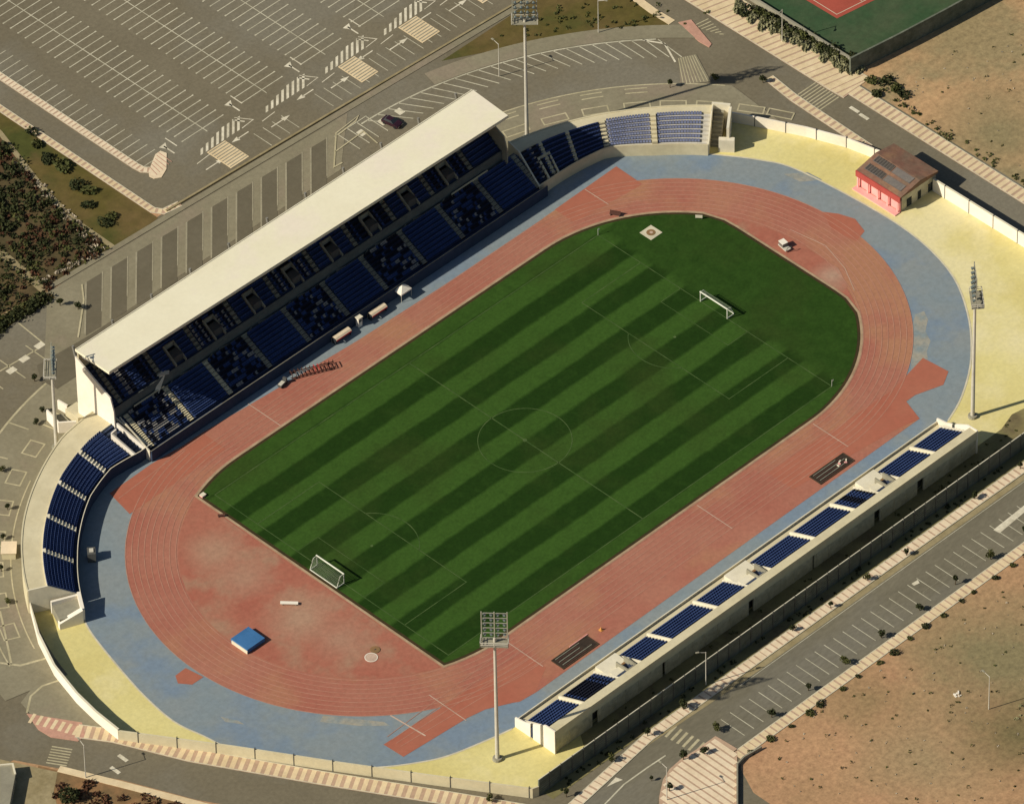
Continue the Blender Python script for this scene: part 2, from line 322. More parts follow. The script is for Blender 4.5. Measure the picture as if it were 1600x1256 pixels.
# road surface: car park, ring road and the streets
sheet('road', 'asph', [(-3, 230), (-3, 99), (-36, 98), (-62, 99), (-112, 76), (-150, 60), (-150, 12), (-129, 6.5), (-118.5, -12), (-112.5, -25.6), (-100, -47), (-80, -78), (-66, -101), (-48, -124), (-38.4, -104), (-33, -89.5), (-20, -90.6), (140, -90.6), (160, -90.6), (160, -69), (122, -69), (122, 26), (126.3, 30), (126.3, 64), (124.5, 110), (124, 150), (124, 230)], 0.03)
sheet('street', 'asph2', [(-62, -76), (150, -76), (150, -88.6), (-33, -88.6), (-36, -84), (-48, -84.2), (-54, -88.7), (-58, -100), (-72, -88)], 0.045)
sheet('earth_lot', 'dirt', [(-33, -90.2), (160, -90.2), (160, -260), (-20, -260), (-38.8, -118), (-38.8, -99), (-36, -93)], 0.05)
sheet('earth_field', 'dirt2', [(121.9, 31.5), (128, 31.5), (165, 27), (330, 8), (330, -68), (121.9, -68)], 0.045)
sheet('grass_verge', 'verge', GP([(690, 96), (760, 50), (832, 2), (900, -45), (1000, -45), (985, 0), (1022, 22), (1045, 40), (1050, 47), (1000, 47), (900, 55), (800, 74)]), 0.06)
BANK = [(-4.5, 230), (-4.5, 98.6), (-12, 98.2)]+GP([(180, 386), (166, 394), (110, 347), (60, 292), (0, 215), (-60, 155)])+[(-40, 230)]
sheet('grass_bank', 'verge', BANK, 0.055)
SCR = GP([(-60, 155), (0, 213), (60, 290), (110, 345), (168, 393), (150, 404), (110, 425), (80, 447), (60, 462), (30, 476), (0, 492), (-60, 520)])
sheet('scrub_ground', 'scrubg', SCR+[(-150, 150), (-80, 230)], 0.07)
b = MB(); b.ribbon(GP([(-60, 148), (0, 208), (60, 286), (110, 340), (176, 386)]), 1.1, 0.09); b.ribbon(GP([(-60, 352), (0, 395), (40, 428), (72, 456)]), 2.0, 0.09)
b.ribbon(GP([(72, 456), (30, 480), (0, 497), (-60, 525)]), 1.0, 0.09)
struct(b, 'path', 'path')
sheet('grass_strip', 'verge', GP([(78, 458), (86, 466), (40, 492), (0, 520), (-60, 556), (-60, 528), (0, 499)]), 0.08)
# sports court beyond the north-east corner
sheet('court_surround', 'tgreen', [(126.4, 31.8), (160, 27), (230, 18), (230, 110), (126.4, 110)], 0.05)
sheet('sports_court', 'tred', [(133.5, 43.9), (149, 41.5), (151, 75), (133, 75)], 0.07)
b = MB(); b.ribbon([(134.4, 75), (134.4, 44.8), (149, 42.6)], 0.15, 0.085); b.ribbon([(141, 75), (141, 43.8)], 0.12, 0.085); struct(b, 'court_markings', 'kerbw')

# ---- paved areas around the stadium
b = MB()
b.poly([(-34.5, 98.4), (-34.2, 99.6), (94.5, 93.9), (94.5, 92.3)], 0.13)
b.poly([(-53, 76), (52, 76), (52, 71.2), (-53, 71.2)], 0.10)
struct(b, 'pavement', 'olive')
b = MB()
b.poly([(-35, 98.2), (44, 94.4), (31, 83), (20, 83), (-50, 83), (-41, 92)], 0.06)
struct(b, 'bus_apron', 'olive')
b = MB()
for k in range(10):
    x, y = -27.3+6.55*k, 94.9-0.32*k
    L_ = 11.5 if k < 9 else 10.5
    b.poly([(x, y), (x+3.9, y-0.2), (x+3.9-L_*0.96, y-0.2-L_), (x-L_*0.96, y-L_)], 0.075)
b.poly([(-51, 84), (-36.4, 82.9), (52, 79.8), (52, 76.2), (-56, 76.2)], 0.07)
struct(b, 'bus_bays', 'asphd')
b = MB()
for k in range(10):
    x, y = -27.3+6.55*k, 94.9-0.32*k
    b.ribbon([(x-0.3, y), (x-0.3-11*0.96, y-11)], 0.35, 0.09)
    b.ribbon([(x+4.2, y), (x+4.2-8.5*0.96, y-8.5)], 0.25, 0.09)
struct(b, 'bus_bay_markings', 'paintb')
# west concourse and its pale line pattern
b = MB()
ring = arc((-42.2, 0), 66.0, 98, 166, 30)+arc((-42.2, 0), 79.5, 166, 98, 30)
b.poly(ring, 0.12)
b.poly([(-106.6, 20.5), (-110.4, 3.5), (-111.8, -2.4), (-118.6, 12.5), (-117.6, 16.8), (-112, 18.6)], 0.128)
struct(b, 'concourse', 'olive')
b = MB(); b.ribbon(arc((-42.2, 0), 79.6, 98, 160, 30), 0.45, 0.14); b.ribbon(arc((-42.2, 0), 68.6, 118, 158, 24), 0.25, 0.14)
b.ribbon(arc((-42.2, 0), 74.6, 120, 160, 24), 0.3, 0.14)
for a in (104, 111, 118, 125, 132, 139, 146, 153):
    c = (-42.2+71.6*cos(radians(a)), 71.6*sin(radians(a)))
    for hw, hh in ((2.0, 1.5),):
        P = []
        for p, q in ((-1, -1), (1, -1), (1, 1), (-1, 1)):
            ca, sa = cos(radians(a)), sin(radians(a)); P.append((c[0]+p*hh*ca-q*hw*sa, c[1]+p*hh*sa+q*hw*ca))
        b.ribbon(P, 0.3, 0.14, closed=True)
    b.ribbon([(-42.2+75*cos(radians(a+3.5)), 75*sin(radians(a+3.5))), (-42.2+79.4*cos(radians(a+3.5)), 79.4*sin(radians(a+3.5)))], 0.3, 0.14)
b.ribbon(GP([(0, 1036), (32, 1040), (72, 1029)]), 0.5, 0.14); b.ribbon(GP([(18, 1038), (8, 990), (0, 955)]), 0.4, 0.14)
b.ribbon(GP([(96, 1062), (66, 1072), (48, 1088), (42, 1114)]), 0.4, 0.14)
struct(b, 'concourse_markings', 'paint')
# ring road: bays outside, benches inside
b = MB()
b.poly(arc((42, 0), 90.2, 77, 42, 20)+arc((42, 0), 94.3, 42, 77, 20), 0.14)
struct(b, 'ring_pavement', 'olive')
b = MB()
b.poly(arc((42.2, 0), 65.6, 86, 24, 24)+arc((42.2, 0), 76, 36, 86, 20), 0.12)
struct(b, 'north_concourse', 'olive')
b = MB(); b.ribbon(arc((42, 0), 90.0, 89, 47, 30), 0.35, 0.06)
for i in range(25):
    a = radians(88-1.72*i); a2 = a-radians(3.1)
    b.ribbon([(42+89.9*cos(a), 89.9*sin(a)), (42+84.3*cos(a2), 84.3*sin(a2))], 0.22, 0.06)
for i in range(4):
    x = 52-0.2-2.6*i
    b.ribbon([(x-6, 91.0), (x-6, 84.6)], 0.22, 0.10)
b.ribbon([(37, 91.1), (46, 91.0)], 0.25, 0.10)
struct(b, 'bay_markings', 'paintf')
b = MB(); b.ribbon([(101.3, 67.6), (103.6, 63.6), (101.0, 58.0)], 0.4, 0.06)
struct(b, 'give_way_line', 'paintw')
b = MB()
for a in (84, 78, 72, 65, 58, 51, 45, 39, 32, 27):
    c = (42.2+69.5*cos(radians(a)), 69.5*sin(radians(a))); P = []
    for p, q in ((-1, -1), (1, -1), (1, 1), (-1, 1)):
        ca, sa = cos(radians(a)), sin(radians(a)); P.append((c[0]+p*1.0*ca-q*2.6*sa, c[1]+p*1.0*sa+q*2.6*ca))
    b.ribbon(P, 0.3, 0.14, closed=True)
    if a > 50:
        for r in (73.5, 74.8):
            b.ribbon(arc((42.2, 0), r, a-2, a+1.5, 3), 0.3, 0.14)
b.ribbon(arc((42.2, 0), 75.8, 86, 37, 20), 0.3, 0.14)
struct(b, 'concourse_outlines', 'paint')
sheet('raised_crossing', 'olive', [(102.4, 58.4), (105.6, 56.6), (101.6, 48.6), (96.6, 52.2)], 0.12)
b = MB()
for i in range(8):
    t = i/7.5; b.ribbon([(102.2+3.2*t, 58.3-1.7*t), (97.2+3.6*t*1.2, 52.0-2.6*t*1.2)], 0.18, 0.135)
struct(b, 'crossing_markings', 'paint')

# ---- car park markings
b = MB()
for i, xc in enumerate((20.5, 37.0, 53.5, 70.0, 86.5, 103.0)):
    b.ribbon([(xc, 110.6), (xc, 225)], 0.2, 0.054)
    for k in range(52):
        y = 112.0+2.2*k
        b.ribbon([(xc-5.6, y), (xc+5.6, y)], 0.22, 0.05)
        for q_ in (-5.6, 5.6): b.poly([(xc+q_-0.2, y-0.17), (xc+q_+0.2, y-0.17), (xc+q_+0.2, y+0.17), (xc+q_-0.2, y+0.17)], 0.053)
for k in range(52):
    b.ribbon([(4.0, 112+2.2*k), (9.4, 112+2.2*k)], 0.19, 0.05)
for x0 in (26.5, 43.5, 61.0, 78.0, 95):
    for k in range(7 if x0 < 90 else 5): 
        if x0 == 26.5 and k > 3: continue
        b.ribbon([(x0+2.55*k, 98.6-0.03*x0/2), (x0+2.55*k, 103.4)], 0.15, 0.05)
struct(b, 'parking_markings', 'paintf')
b = MB()
for x in [14.2, 32.3, 49.0, 65.6, 82.5, 99]:
    for k in range(8):
        xx = x+0.3+1.45*k; s_ = 0.45+0.55*min(1, k/4)
        b.poly([(xx, 106.3), (xx+0.72, 106.3), (xx+0.72+3.0*s_, 106.3+3.1*s_), (xx+3.0*s_, 106.3+3.1*s_)], 0.055)
    for q in (-0.5, 4.2):
        pass
    b.ribbon([(x+13.0, 109.8), (x+15.2, 106.6), (x+11.8, 106.3)], 0.18, 0.055)
    b.ribbon([(x+12.2, 109.6), (x+13.6, 107.4)], 0.35, 0.055)
    # direction arrows in the aisle and along the lane
    b.poly([(x-3.0, 112.5), (x-1.9, 114.2), (x-3.9, 114.0)], 0.055); b.ribbon([(x-2.9, 113.6), (x-2.9, 110.5)], 0.32, 0.055)
    b.ribbon([(x-1.0, 111.8), (x-1.0, 115.2)], 0.25, 0.055)
    b.poly([(x+7.3, 104.6), (x+9.2, 105.2), (x+9.2, 104.0)], 0.055); b.ribbon([(x+9.0, 104.6), (x+12.0, 104.6)], 0.28, 0.055)
    b.poly([(x+3.2, 102.3), (x+1.2, 102.9), (x+1.2, 101.7)], 0.055); b.ribbon([(x+1.2, 102.3), (x-2.0, 102.3)], 0.28, 0.055)
    b.ribbon([(x-2, 104.9), (x+1.8, 105.2)], 0.2, 0.055)
for x in (36.2, 53.5):
    pass
for (x, y) in ((47.0, 87.4), (51.6, 87.2), (41.7, 88.0)):
    b.poly([(x-0.75, y-0.9), (x+0.75, y-0.9), (x+0.75, y+0.9), (x-0.75, y+0.9)], 0.055)
for (u, v) in ((38, 561), (18, 579), (62, 540)):
    x, y = G(u, v); b.poly([(x-1.0, y-0.7), (x+1.0, y-0.7), (x+1.0, y+0.7), (x-1.0, y+0.7)], 0.055)
struct(b, 'road_arrows', 'paintw')
b = MB()
for (u0, v0) in ((70, 530), (30, 553), (-5, 570)):
    b.ribbon(GP([(u0-30, v0+10), (u0+10, v0+38)]), 0.25, 0.05)
b.ribbon(GP([(60, 545), (0, 580), (-60, 615)]), 0.3, 0.05)
b.ribbon(GP([(128, 445), (131, 470), (122, 528)]), 0.35, 0.15)
b.ribbon(GP([(525, 210), (522, 262), (535, 255)]), 0.35, 0.15)
b.ribbon(GP([(524, 210), (560, 182), (556, 190), (528, 212)]), 0.3, 0.15)
b.ribbon(GP([(524, 238), (568, 206), (590, 225)]), 0.3, 0.15)
b.ribbon(GP([(29, 505), (92, 556)]), 0.3, 0.05)
struct(b, 'kerb_lines', 'paint')
for (x0, x1) in ((16, 21), (52.6, 57.2), (69.7, 74.7), (87, 91.8)):
    bb = MB(); bb.prism([(x0, 99), (x1, 99), (x1, 106), (x0, 106)], 0.03, 0.11); o = struct(bb, 'raised_crosswalk', 'cream')
    bb = MB()
    for k in range(9): bb.ribbon([(x0+0.15, 99.5+0.76*k), (x1-0.15, 99.5+0.76*k)], 0.24, 0.125)
    struct(bb, 'crosswalk_bands', 'concg')

# striped pavements of square slabs
def striped_pavement(name, pts, w, base='pink', top='cream', pitch=2.2, duty=0.6, kerb=True, skew=0.0):
    b = MB(); b.wall(pts, w, 0.0, 0.13); o = struct(b, name, base)
    b = MB(); b.stripes(pts, w-0.25, 0.145, pitch, duty, skew=skew); struct(b, name+'_slabs', top)
    b = MB(); b.ribbon(pts, 0.2, 0.15, off=w/2-0.1); b.ribbon(pts, 0.2, 0.15, off=-w/2+0.1); struct(b, name+'_kerb', 'kerbw')
P1 = [(3.2, 230), (3.2, 113.2), (3.4, 111.4), (4.4, 110.2)]
striped_pavement('car_park_kerb', P1, 1.8, 'pink', 'creamp', 1.1, 0.68)
b = MB(); b.prism([(3.9, 110.2), (2.9, 109), (3.1, 107.8), (4.4, 107.0), (6.8, 108.1), (10.2, 111.6), (9.8, 113), (8.4, 113.0)], 0, 0.14); struct(b, 'paved_island', 'creamp')
b = MB()
for k in range(6): b.ribbon([(4.3+0.95*k, 108.2+0.15*k), (4.9+0.85*k, 110.9+0.4*k)], 0.16, 0.155)
struct(b, 'paved_island_joints', 'pinkr')
striped_pavement('side_pavement', [(-3.6, 230), (-3.6, 101.0), (-2.4, 99.2), (1.5, 98.6)], 1.7, 'pink', 'cream', 1.3, 0.6)
striped_pavement('street_pavement', [(-66, -77.6), (-42, -74.6), (-24.5, -74.5), (150, -74.6)], 2.3, 'pink', 'creamp', 1.5, 0.78)
striped_pavement('far_street_pavement', [(-34, -90.0), (150, -90.0)], 2.4, 'pink', 'cream', 1.45, 0.78)
striped_pavement('avenue_pavement', [(125.5, 150), (120.4, 80), (120.4, 30), (120.6, 26)], 8.3, 'pink', 'cream', 1.7, 0.78, skew=2.0)
striped_pavement('avenue_pavement_south', [(119.7, 26), (119.7, -90)], 3.4, 'pink', 'cream', 1.5, 0.66)
striped_pavement('stadium_pavement', [(110.6, 41), (109.6, 33), (109.0, 11.7)], 2.2, 'pink', 'cream', 1.5, 0.6)
S1 = GP([(120, 1142), (180, 1150), (300, 1180), (500, 1215), (700, 1247), (850, 1272), (1000, 1300)])
striped_pavement('south_pavement', S1, 3.6, 'pink', 'cream', 1.7, 0.55)
b = MB(); b.prism(GP([(42, 1115), (60, 1140), (80, 1152), (122, 1158), (134, 1150), (128, 1129)]), 0, 0.14); struct(b, 'pavement_corner', 'pinkr')
b = MB(); b.stripes(GP([(48, 1122), (128, 1144)]), 2.6, 0.155, 1.5, 0.45); struct(b, 'pavement_corner_slabs', 'cream')
b = MB(); b.wall(GP([(92, 1201), (200, 1228), (300, 1254), (420, 1285)]), 1.6, 0, 0.14); struct(b, 'lower_kerb', 'cream')
b = MB()
for k in range(7): b.ribbon(GP([(72+1.5*k, 1191-4.2*k), (104+1.5*k, 1196-4.2*k)]), 0.3, 0.05)
for k in range(6): b.ribbon(GP([(1040+9*k, 1151+5.2*k), (1056+9*k, 1134+5.2*k)][::-1]), 0.55, 0.06)
for k in range(9): b.ribbon([(110.6, 26.8+0.8*k), (116.1, 26.8+0.8*k)], 0.28, 0.05)
for k in range(7): b.ribbon(GP([(1082+7*k, 42+2*k), (1107+4*k, 30+4*k)]), 0.25, 0.05)
struct(b, 'crosswalk_stripes', 'paint')
b = MB(); b.prism(GP([(1030, 1300), (1030, 1245), (1036, 1218), (1046, 1202), (1064, 1186), (1090, 1170), (1118, 1150), (1132, 1158), (1152, 1170), (1152, 1196), (1152, 1300)]), 0, 0.15); struct(b, 'corner_plaza', 'pink')
b = MB()
PZ = GP([(1033, 1297), (1033, 1245), (1039, 1219), (1049, 1204), (1066, 1188), (1092, 1172), (1118, 1153), (1132, 1161), (1150, 1172), (1150, 1196), (1150, 1297)])
def vspan(P, x):
    ys = sorted(P[i][1]+(P[(i+1) % len(P)][1]-P[i][1])*(x-P[i][0])/(P[(i+1) % len(P)][0]-P[i][0]) for i in range(len(P)) if (P[i][0] > x) != (P[(i+1) % len(P)][0] > x))
    return list(zip(ys[::2], ys[1::2]))
for k in range(34):
    xa = min(p[0] for p in PZ)+1.45*k
    for y0_, y1_ in vspan(PZ, xa+0.5):
        if y1_-y0_ > 0.6: b.poly([(xa, y0_+0.1), (xa+1.08, y0_+0.1), (xa+1.08, y1_-0.1), (xa, y1_-0.1)], 0.165)
struct(b, 'corner_plaza_slabs', 'creamp')
b = MB(); b.prism(GP([(1060, 36), (1080, 32), (1112, 70), (1108, 75), (1092, 66)]), 0, 0.17); struct(b, 'traffic_island', 'pinkr')
b = MB(); b.wall(GP([(985, -8), (1020, 18), (1050, 36)]), 1.8, 0, 0.13); struct(b, 'verge_pavement', 'cream')

# street bays and lane marks
b = MB()
for k in range(70):
    x = -29+2.55*k
    b.ribbon([(x, -81), (x, -87.2)], 0.16, 0.06)
b.ribbon([(-20, -77.3), (150, -77.3)], 0.12, 0.06)
b.ribbon(GP([(945, 1256), (975, 1225), (1010, 1200), (1040, 1180)]), 0.3, 0.06)
struct(b, 'street_markings', 'paintf')
b = MB(); b.ribbon([(21.5, -84.5), (40, -84.5)], 0.01, 0.05)
b.poly(GP([(1552, 828), (1600, 790), (1606, 796), (1562, 833)]), 0.065)
b.poly(GP([(1424, 912), (1434, 906), (1437, 911), (1428, 915)]), 0.065)
b.poly(GP([(948, 1229), (962, 1214), (973, 1218), (963, 1222)]), 0.065)
for (u, v) in ((1335, 172), (1350, 183), (192, 1184), (180, 1203)): 
    x, y = G(u, v); b.poly([(x-0.4, y-1.2), (x+0.4, y-1.2), (x+0.4, y+1.2), (x-0.4, y+1.2)], 0.065)
struct(b, 'street_arrows', 'paintw')
b = MB(); b.poly([(-55, -75.7), (150, -75.9), (150, -77.0), (-15, -77.0)], 0.062); struct(b, 'gravel_strip', 'path')
b = MB(); b.poly([(-66, -73.4), (150, -73.4), (150, -70.9), (-66, -70.9)], 0.062); struct(b, 'planting_strip', 'trench')

# ================================================================== STADIUM FLOOR
PW = [G(45, 935, 2.6), G(60, 990, 2.6), G(85, 1040, 2.6), G(120, 1083, 2.6), G(150, 1112, 2.6), G(185, 1140, 2.6)]
PB = [PW[-1], (-99.4, -22.2), (-89.2, -38.6), (-78.4, -55.3), (-68.4, -70.4), (-67.2, -70.8)]
yl = [(-99.0, 34.5)]+PW+PB[1:]+[(108.6, -70.6), (108.4, -31), (108.6, -8), (108.2, 8.7), (102.8, 23), (98, 32.6), (94.5, 39.1)]+arc((42.2, 0), 63.5, 40, 88, 10)+arc((-42.2, 0), 64, 90, 148, 12)
sheet('yellow_apron', 'yellow', yl, 0.10)
sheet('service_yard', 'trench', [(-54, -70.6), (-50, -64.5), (66.5, -64.0), (71.0, -62.6), (75.5, -63.4), (79, -66), (81, -70.6)], 0.115)
def smooth(P, n=5):
    out = []
    for i in range(len(P)-1):
        a, b_, c, d = P[max(0, i-1)], P[i], P[i+1], P[min(len(P)-1, i+2)]
        for k in range(n):
            t = k/n
            out.append(tuple(0.5*(2*b_[q]+(c[q]-a[q])*t+(2*a[q]-5*b_[q]+4*c[q]-d[q])*t*t+(3*b_[q]-a[q]-3*c[q]+d[q])*t**3) for q in (0, 1)))
    return out+[P[-1]]
BR = smooth([(61, -55.0), (68.2, -52.0), (77.4, -45.8), (86.6, -36.2), (93.4, -24.4), (96.2, -8), (94.4, 16.2), (91, 25), (85.2, 33.6)])
BL = smooth(GP([(118, 942), (128, 962), (143, 990), (178, 1034), (223, 1085), (271, 1127), (318, 1150), (366, 1172), (440, 1187), (520, 1200), (590, 1199), (650, 1192), (700, 1181), (760, 1157), (800, 1139)]))
bl = BR+arc(C2, 54.4, 38, 66, 10)+[(58, 50.5), (44, 49.5), (-44, 49.5), (-50, 51)]+arc(C1, 56.6, 104, 150, 20)+BL
sheet('blue_surround', 'blue', bl, 0.12)
b = MB(); b.ribbon(BR, 0.35, 0.135); b.ribbon(BL, 0.35, 0.135); struct(b, 'apron_edging', 'kerbw')
sheet('worn_patch', 'bluew', GP([(1424, 520), (1430, 492), (1444, 487), (1450, 500), (1446, 518), (1454, 534), (1448, 550), (1450, 562), (1436, 566), (1424, 580), (1422, 548)]), 0.127)
sheet('worn_patch', 'bluew', GP([(1225, 273), (1262, 270), (1285, 282), (1250, 285)]), 0.127)
sheet('worn_patch', 'bluew', GP([(505, 1118), (600, 1128), (610, 1134), (560, 1134), (500, 1128)]), 0.127)
sheet('worn_patch', 'bluew', GP([(345, 1120), (372, 1126), (382, 1132), (352, 1128)]), 0.127)
RO = 46.4
red = [(57.6, -50.6)]+arc(C2, RO, -70, 68, 40)+[(50, 43.5), (48, 43.4), (21, 43.4), (-2.5, 44.0), (-25, 45.4), (-42, 46.6)]+arc(C1, RO, 95, 254, 44)+[(-55.5, -48.2), (-52, -50.6), (-48, -51.0)]
sheet('running_track', 'track', red, 0.14)
b = MB()
b.poly([(52, 43.6), (52, 38), (69.6, 36.4), (69.8, 44.0)], 0.152)
b.poly([(-42, 46.2), (-42, 40), (-67.6, 39.9), (-66.3, 46.9), (-55, 47.2)], 0.152)
b.poly([(-42, -47.6), (-42, -42), (-77.9, -40.4), (-77.6, -45.4), (-62, -46.6), (-58, -47.4), (-52, -50.4), (-48, -50.8)], 0.152)
b.poly(GP([(1395, 610), (1442, 560), (1482, 581), (1474, 602), (1430, 618), (1416, 628), (1437, 655), (1400, 672), (1340, 706), (1240, 765), (1200, 740)]), 0.152)
b.poly(GP([(1285, 332), (1310, 335), (1336, 343), (1351, 362), (1338, 378), (1300, 360)]), 0.152)
b.poly(GP([(274, 1056), (290, 1044), (318, 1058), (300, 1070), (278, 1068)]), 0.152)
struct(b, 'track_extension', 'trackN')
# D zones inside the bends
b = MB()
b.poly(arc(C1, 36.3, 112, 248, 30), 0.165)
b.poly(arc(C2, 36.3, -36, 36, 24), 0.165)
struct(b, 'bend_zone', 'trackD')
sheet('runway', 'trackD', GP([(1215, 378), (1245, 378), (1310, 420), (1325, 450), (1300, 440), (1235, 402)]), 0.172)
b = MB()
for k in range(0, 9):
    r = 36.75+1.21*k
    if r < 43.2: b.ribbon(arc(C2, r, -90, 90, 60)+arc(C1, r, 90, 270, 60), 0.15, 0.175, closed=True)
    else: b.ribbon(arc(C2, r, -90, 66, 50), 0.15, 0.175); b.ribbon(arc(C1, r, 97, 270, 60)+[(42.2, 0.4-r)], 0.15, 0.175)
b.ribbon([(-66, 44.6), (-42, 46.0)], 0.15, 0.176)
for k in range(1, 5): b.ribbon([(-42, -37-1.22*2*k+1), (-76, -38.2-1.22*k)], 0.12, 0.176)
struct(b, 'lane_lines', 'lane')
b = MB()
for x0, x1, y0, y1 in ((-62.6, -62.6, -37, -47), (42.2, 42.2, -36.8, -46.2), (-30, -30, 36.8, 46.4), (-42.2, -42.2, -36.8, -47), (10, 10, -36.8, -46.2), (60.5, 60.5, 37, 43.6)):
    b.ribbon([(x0, y0), (x1, y1)], 0.16, 0.18)
b.ribbon(GP([(610, 1118), (665, 1150)]), 0.3, 0.18)
b.ribbon(GP([(1235, 360), (1290, 385), (1320, 420), (1335, 455)]), 0.11, 0.18)
struct(b, 'track_markings', 'lined')

# pitch
def pitch_outline(d=0.0):
    r = 36.1+d
    a = math.degrees(math.acos(max(-1, min(1, (73.2+d-42.2)/r))))
    ap = math.degrees(math.acos((55.0+d-42.2)/r))
    o = arc(C2, r, a+5, 90, 22)+arc(C1, r, 90, 180-ap, 6)
    o += arc(C1, r, 180+ap, 270, 6)+arc(C2, r, -90, -a-5, 22)
    # soft corners at the far end
    o += [(73.0+d, -16.3), (73.2+d, -13), (73.2+d, 13.8), (73.0+d, 17.2)]
    return o
b = MB(); b.ribbon(pitch_outline(0.3), 0.5, 0.2, closed=True); struct(b, 'pitch_curb', 'curb')
b = MB(); b.poly(pitch_outline(0.05), 0.185); struct(b, 'pitch_edge_shade', 'edge_shade')  # curb shadow painted as a dark strip round the turf
b = MB(); b.poly(pitch_outline(-0.55), 0.20); struct(b, 'pitch', 'turf')
b = MB(); Z = 0.215; w = 0.16
b.ribbon([(-52.5, 32), (52.5, 32), (52.5, -32), (-52.5, -32)], w, Z, closed=True)
b.ribbon([(0, 32), (0, -32)], 0.2, Z); b.ribbon(arc((0, 0), 9.15, 0, 360, 60)[:-1], w, Z, closed=True)
for s in (-1, 1):
    b.ribbon([(s*52.5, 20.16), (s*36, 20.16), (s*36, -20.16), (s*52.5, -20.16)], w, Z)
    b.ribbon([(s*52.5, 9.16), (s*47, 9.16), (s*47, -9.16), (s*52.5, -9.16)], w*0.7, Z)
    b.ribbon(arc((s*41.5, 0), 9.15, (180-53 if s > 0 else -53), (180+53 if s > 0 else 53), 20), w, Z)
    b.poly(arc((s*41.5, 0), 0.3, 0, 360, 8)[:-1], Z)
b.poly(arc((0, 0), 0.45, 0, 360, 8)[:-1], Z+0.004)
struct(b, 'pitch_markings', 'chalk')

# ================================================================== STANDS
def seat_row(b, pts, z, n_side, patt=None):
    """individual seats along a polyline; n_side=+1: backrest on the left of the path"""
    seg = []; tot = 0
    for i in range(len(pts)-1):
        l = hypot(pts[i+1][0]-pts[i][0], pts[i+1][1]-pts[i][1]); seg.append((tot, l, i)); tot += l
    n = max(1, int(tot/0.56)); k = 0
    for j in range(n):
        d = (j+0.5)*tot/n
        while k < len(seg)-1 and d > seg[k][0]+seg[k][1]: k += 1
        a, l, i = seg[k]; P, Q = pts[i], pts[i+1]; ux, uy = (Q[0]-P[0])/l, (Q[1]-P[1])/l
        c = (P[0]+ux*(d-a), P[1]+uy*(d-a)); nx, ny = -uy*n_side, ux*n_side
        ang = atan2(uy, ux)
        b.cur = patt(j) if patt else 0
        b.obox(c, ang, 0.23, 0.22, z+0.26, z+0.36)
        b.obox((c[0]+nx*0.22, c[1]+ny*0.22), ang, 0.23, 0.045, z+0.362, z+0.72)
    b.cur = 0
def steps(b, rows, base=0.0, mf=None):
    """rows: list of (front polyline, back polyline, z) ; solid stepped terrace"""
    zp = base
    for fr, bk, z in rows:
        for i in range(len(fr)-1):
            if mf: b.cur = mf(i)
            b.face([(*fr[i], zp), (*fr[i+1], zp), (*fr[i+1], z), (*fr[i], z)])
            b.face([(*fr[i], z), (*fr[i+1], z), (*bk[i+1], z), (*bk[i], z)])
        for e in (0, -1):
            b.face([(*fr[e], base-0.001), (*bk[e], base-0.001), (*bk[e], z), (*fr[e], z)])
        zp = z
def letter_pattern(seed, dens=0.3):
    rnd = random.Random(seed); run = [1]
    def f(j):
        if rnd.random() < 0.7: run[0] = 2 if rnd.random() < dens*0.75 else (1 if rnd.random() < 0.65 else 0)
        return run[0]
    return f

# ---- main grandstand (straight part, roofed)
XA, XB = -54.4, 54.0
gs = empty('grandstand', (0, 58, 0)); tag(gs, 'long main grandstand of navy seats under a flat cream roof', 'grandstand')
def gb(b, name, m, par=gs):
    o = b.build(name, m); o.parent = par; o.matrix_parent_inverse = Matrix.Translation(-Vector(par.location)); return o
N1 = 9; DY = 0.83; Y0 = 48.9; Z0 = 1.9; DZ = 0.42
lx = [(XA, 0), (XB, 0)]
def ln(y, xa=XA, xb=XB): return [(xa, y), (xb, y)]
b = MB(); rows = [(ln(47.7), ln(Y0), Z0)]+[(ln(Y0+r*DY), ln(Y0+(r+1)*DY), Z0+(r+1)*DZ) for r in range(N1)]
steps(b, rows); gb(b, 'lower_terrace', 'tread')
ZW = Z0+N1*DZ; YW = Y0+N1*DY            # walkway level
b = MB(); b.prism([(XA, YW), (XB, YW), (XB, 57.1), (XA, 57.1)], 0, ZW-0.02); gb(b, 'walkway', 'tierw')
b = MB(); b.wall(ln(47.6), 0.22, 0.1, Z0+0.9); gb(b, 'front_wall', 'navyw')
b = MB(); b.wall(ln(47.62), 0.12, Z0+0.903, Z0+1.0); gb(b, 'front_rail', 'concg')
ys2 = 57.3; N2 = 10; DZ2 = 0.6; DY2 = 0.82; ZU = ZW+2.3; UA, UB = -56.2, 50.6
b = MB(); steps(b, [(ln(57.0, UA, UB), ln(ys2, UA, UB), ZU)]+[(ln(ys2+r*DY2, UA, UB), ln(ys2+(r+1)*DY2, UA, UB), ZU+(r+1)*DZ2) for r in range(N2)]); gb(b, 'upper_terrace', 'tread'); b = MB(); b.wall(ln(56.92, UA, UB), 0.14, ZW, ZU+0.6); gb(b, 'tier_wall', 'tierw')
sx = [-53+10.6*k for k in range(11)]
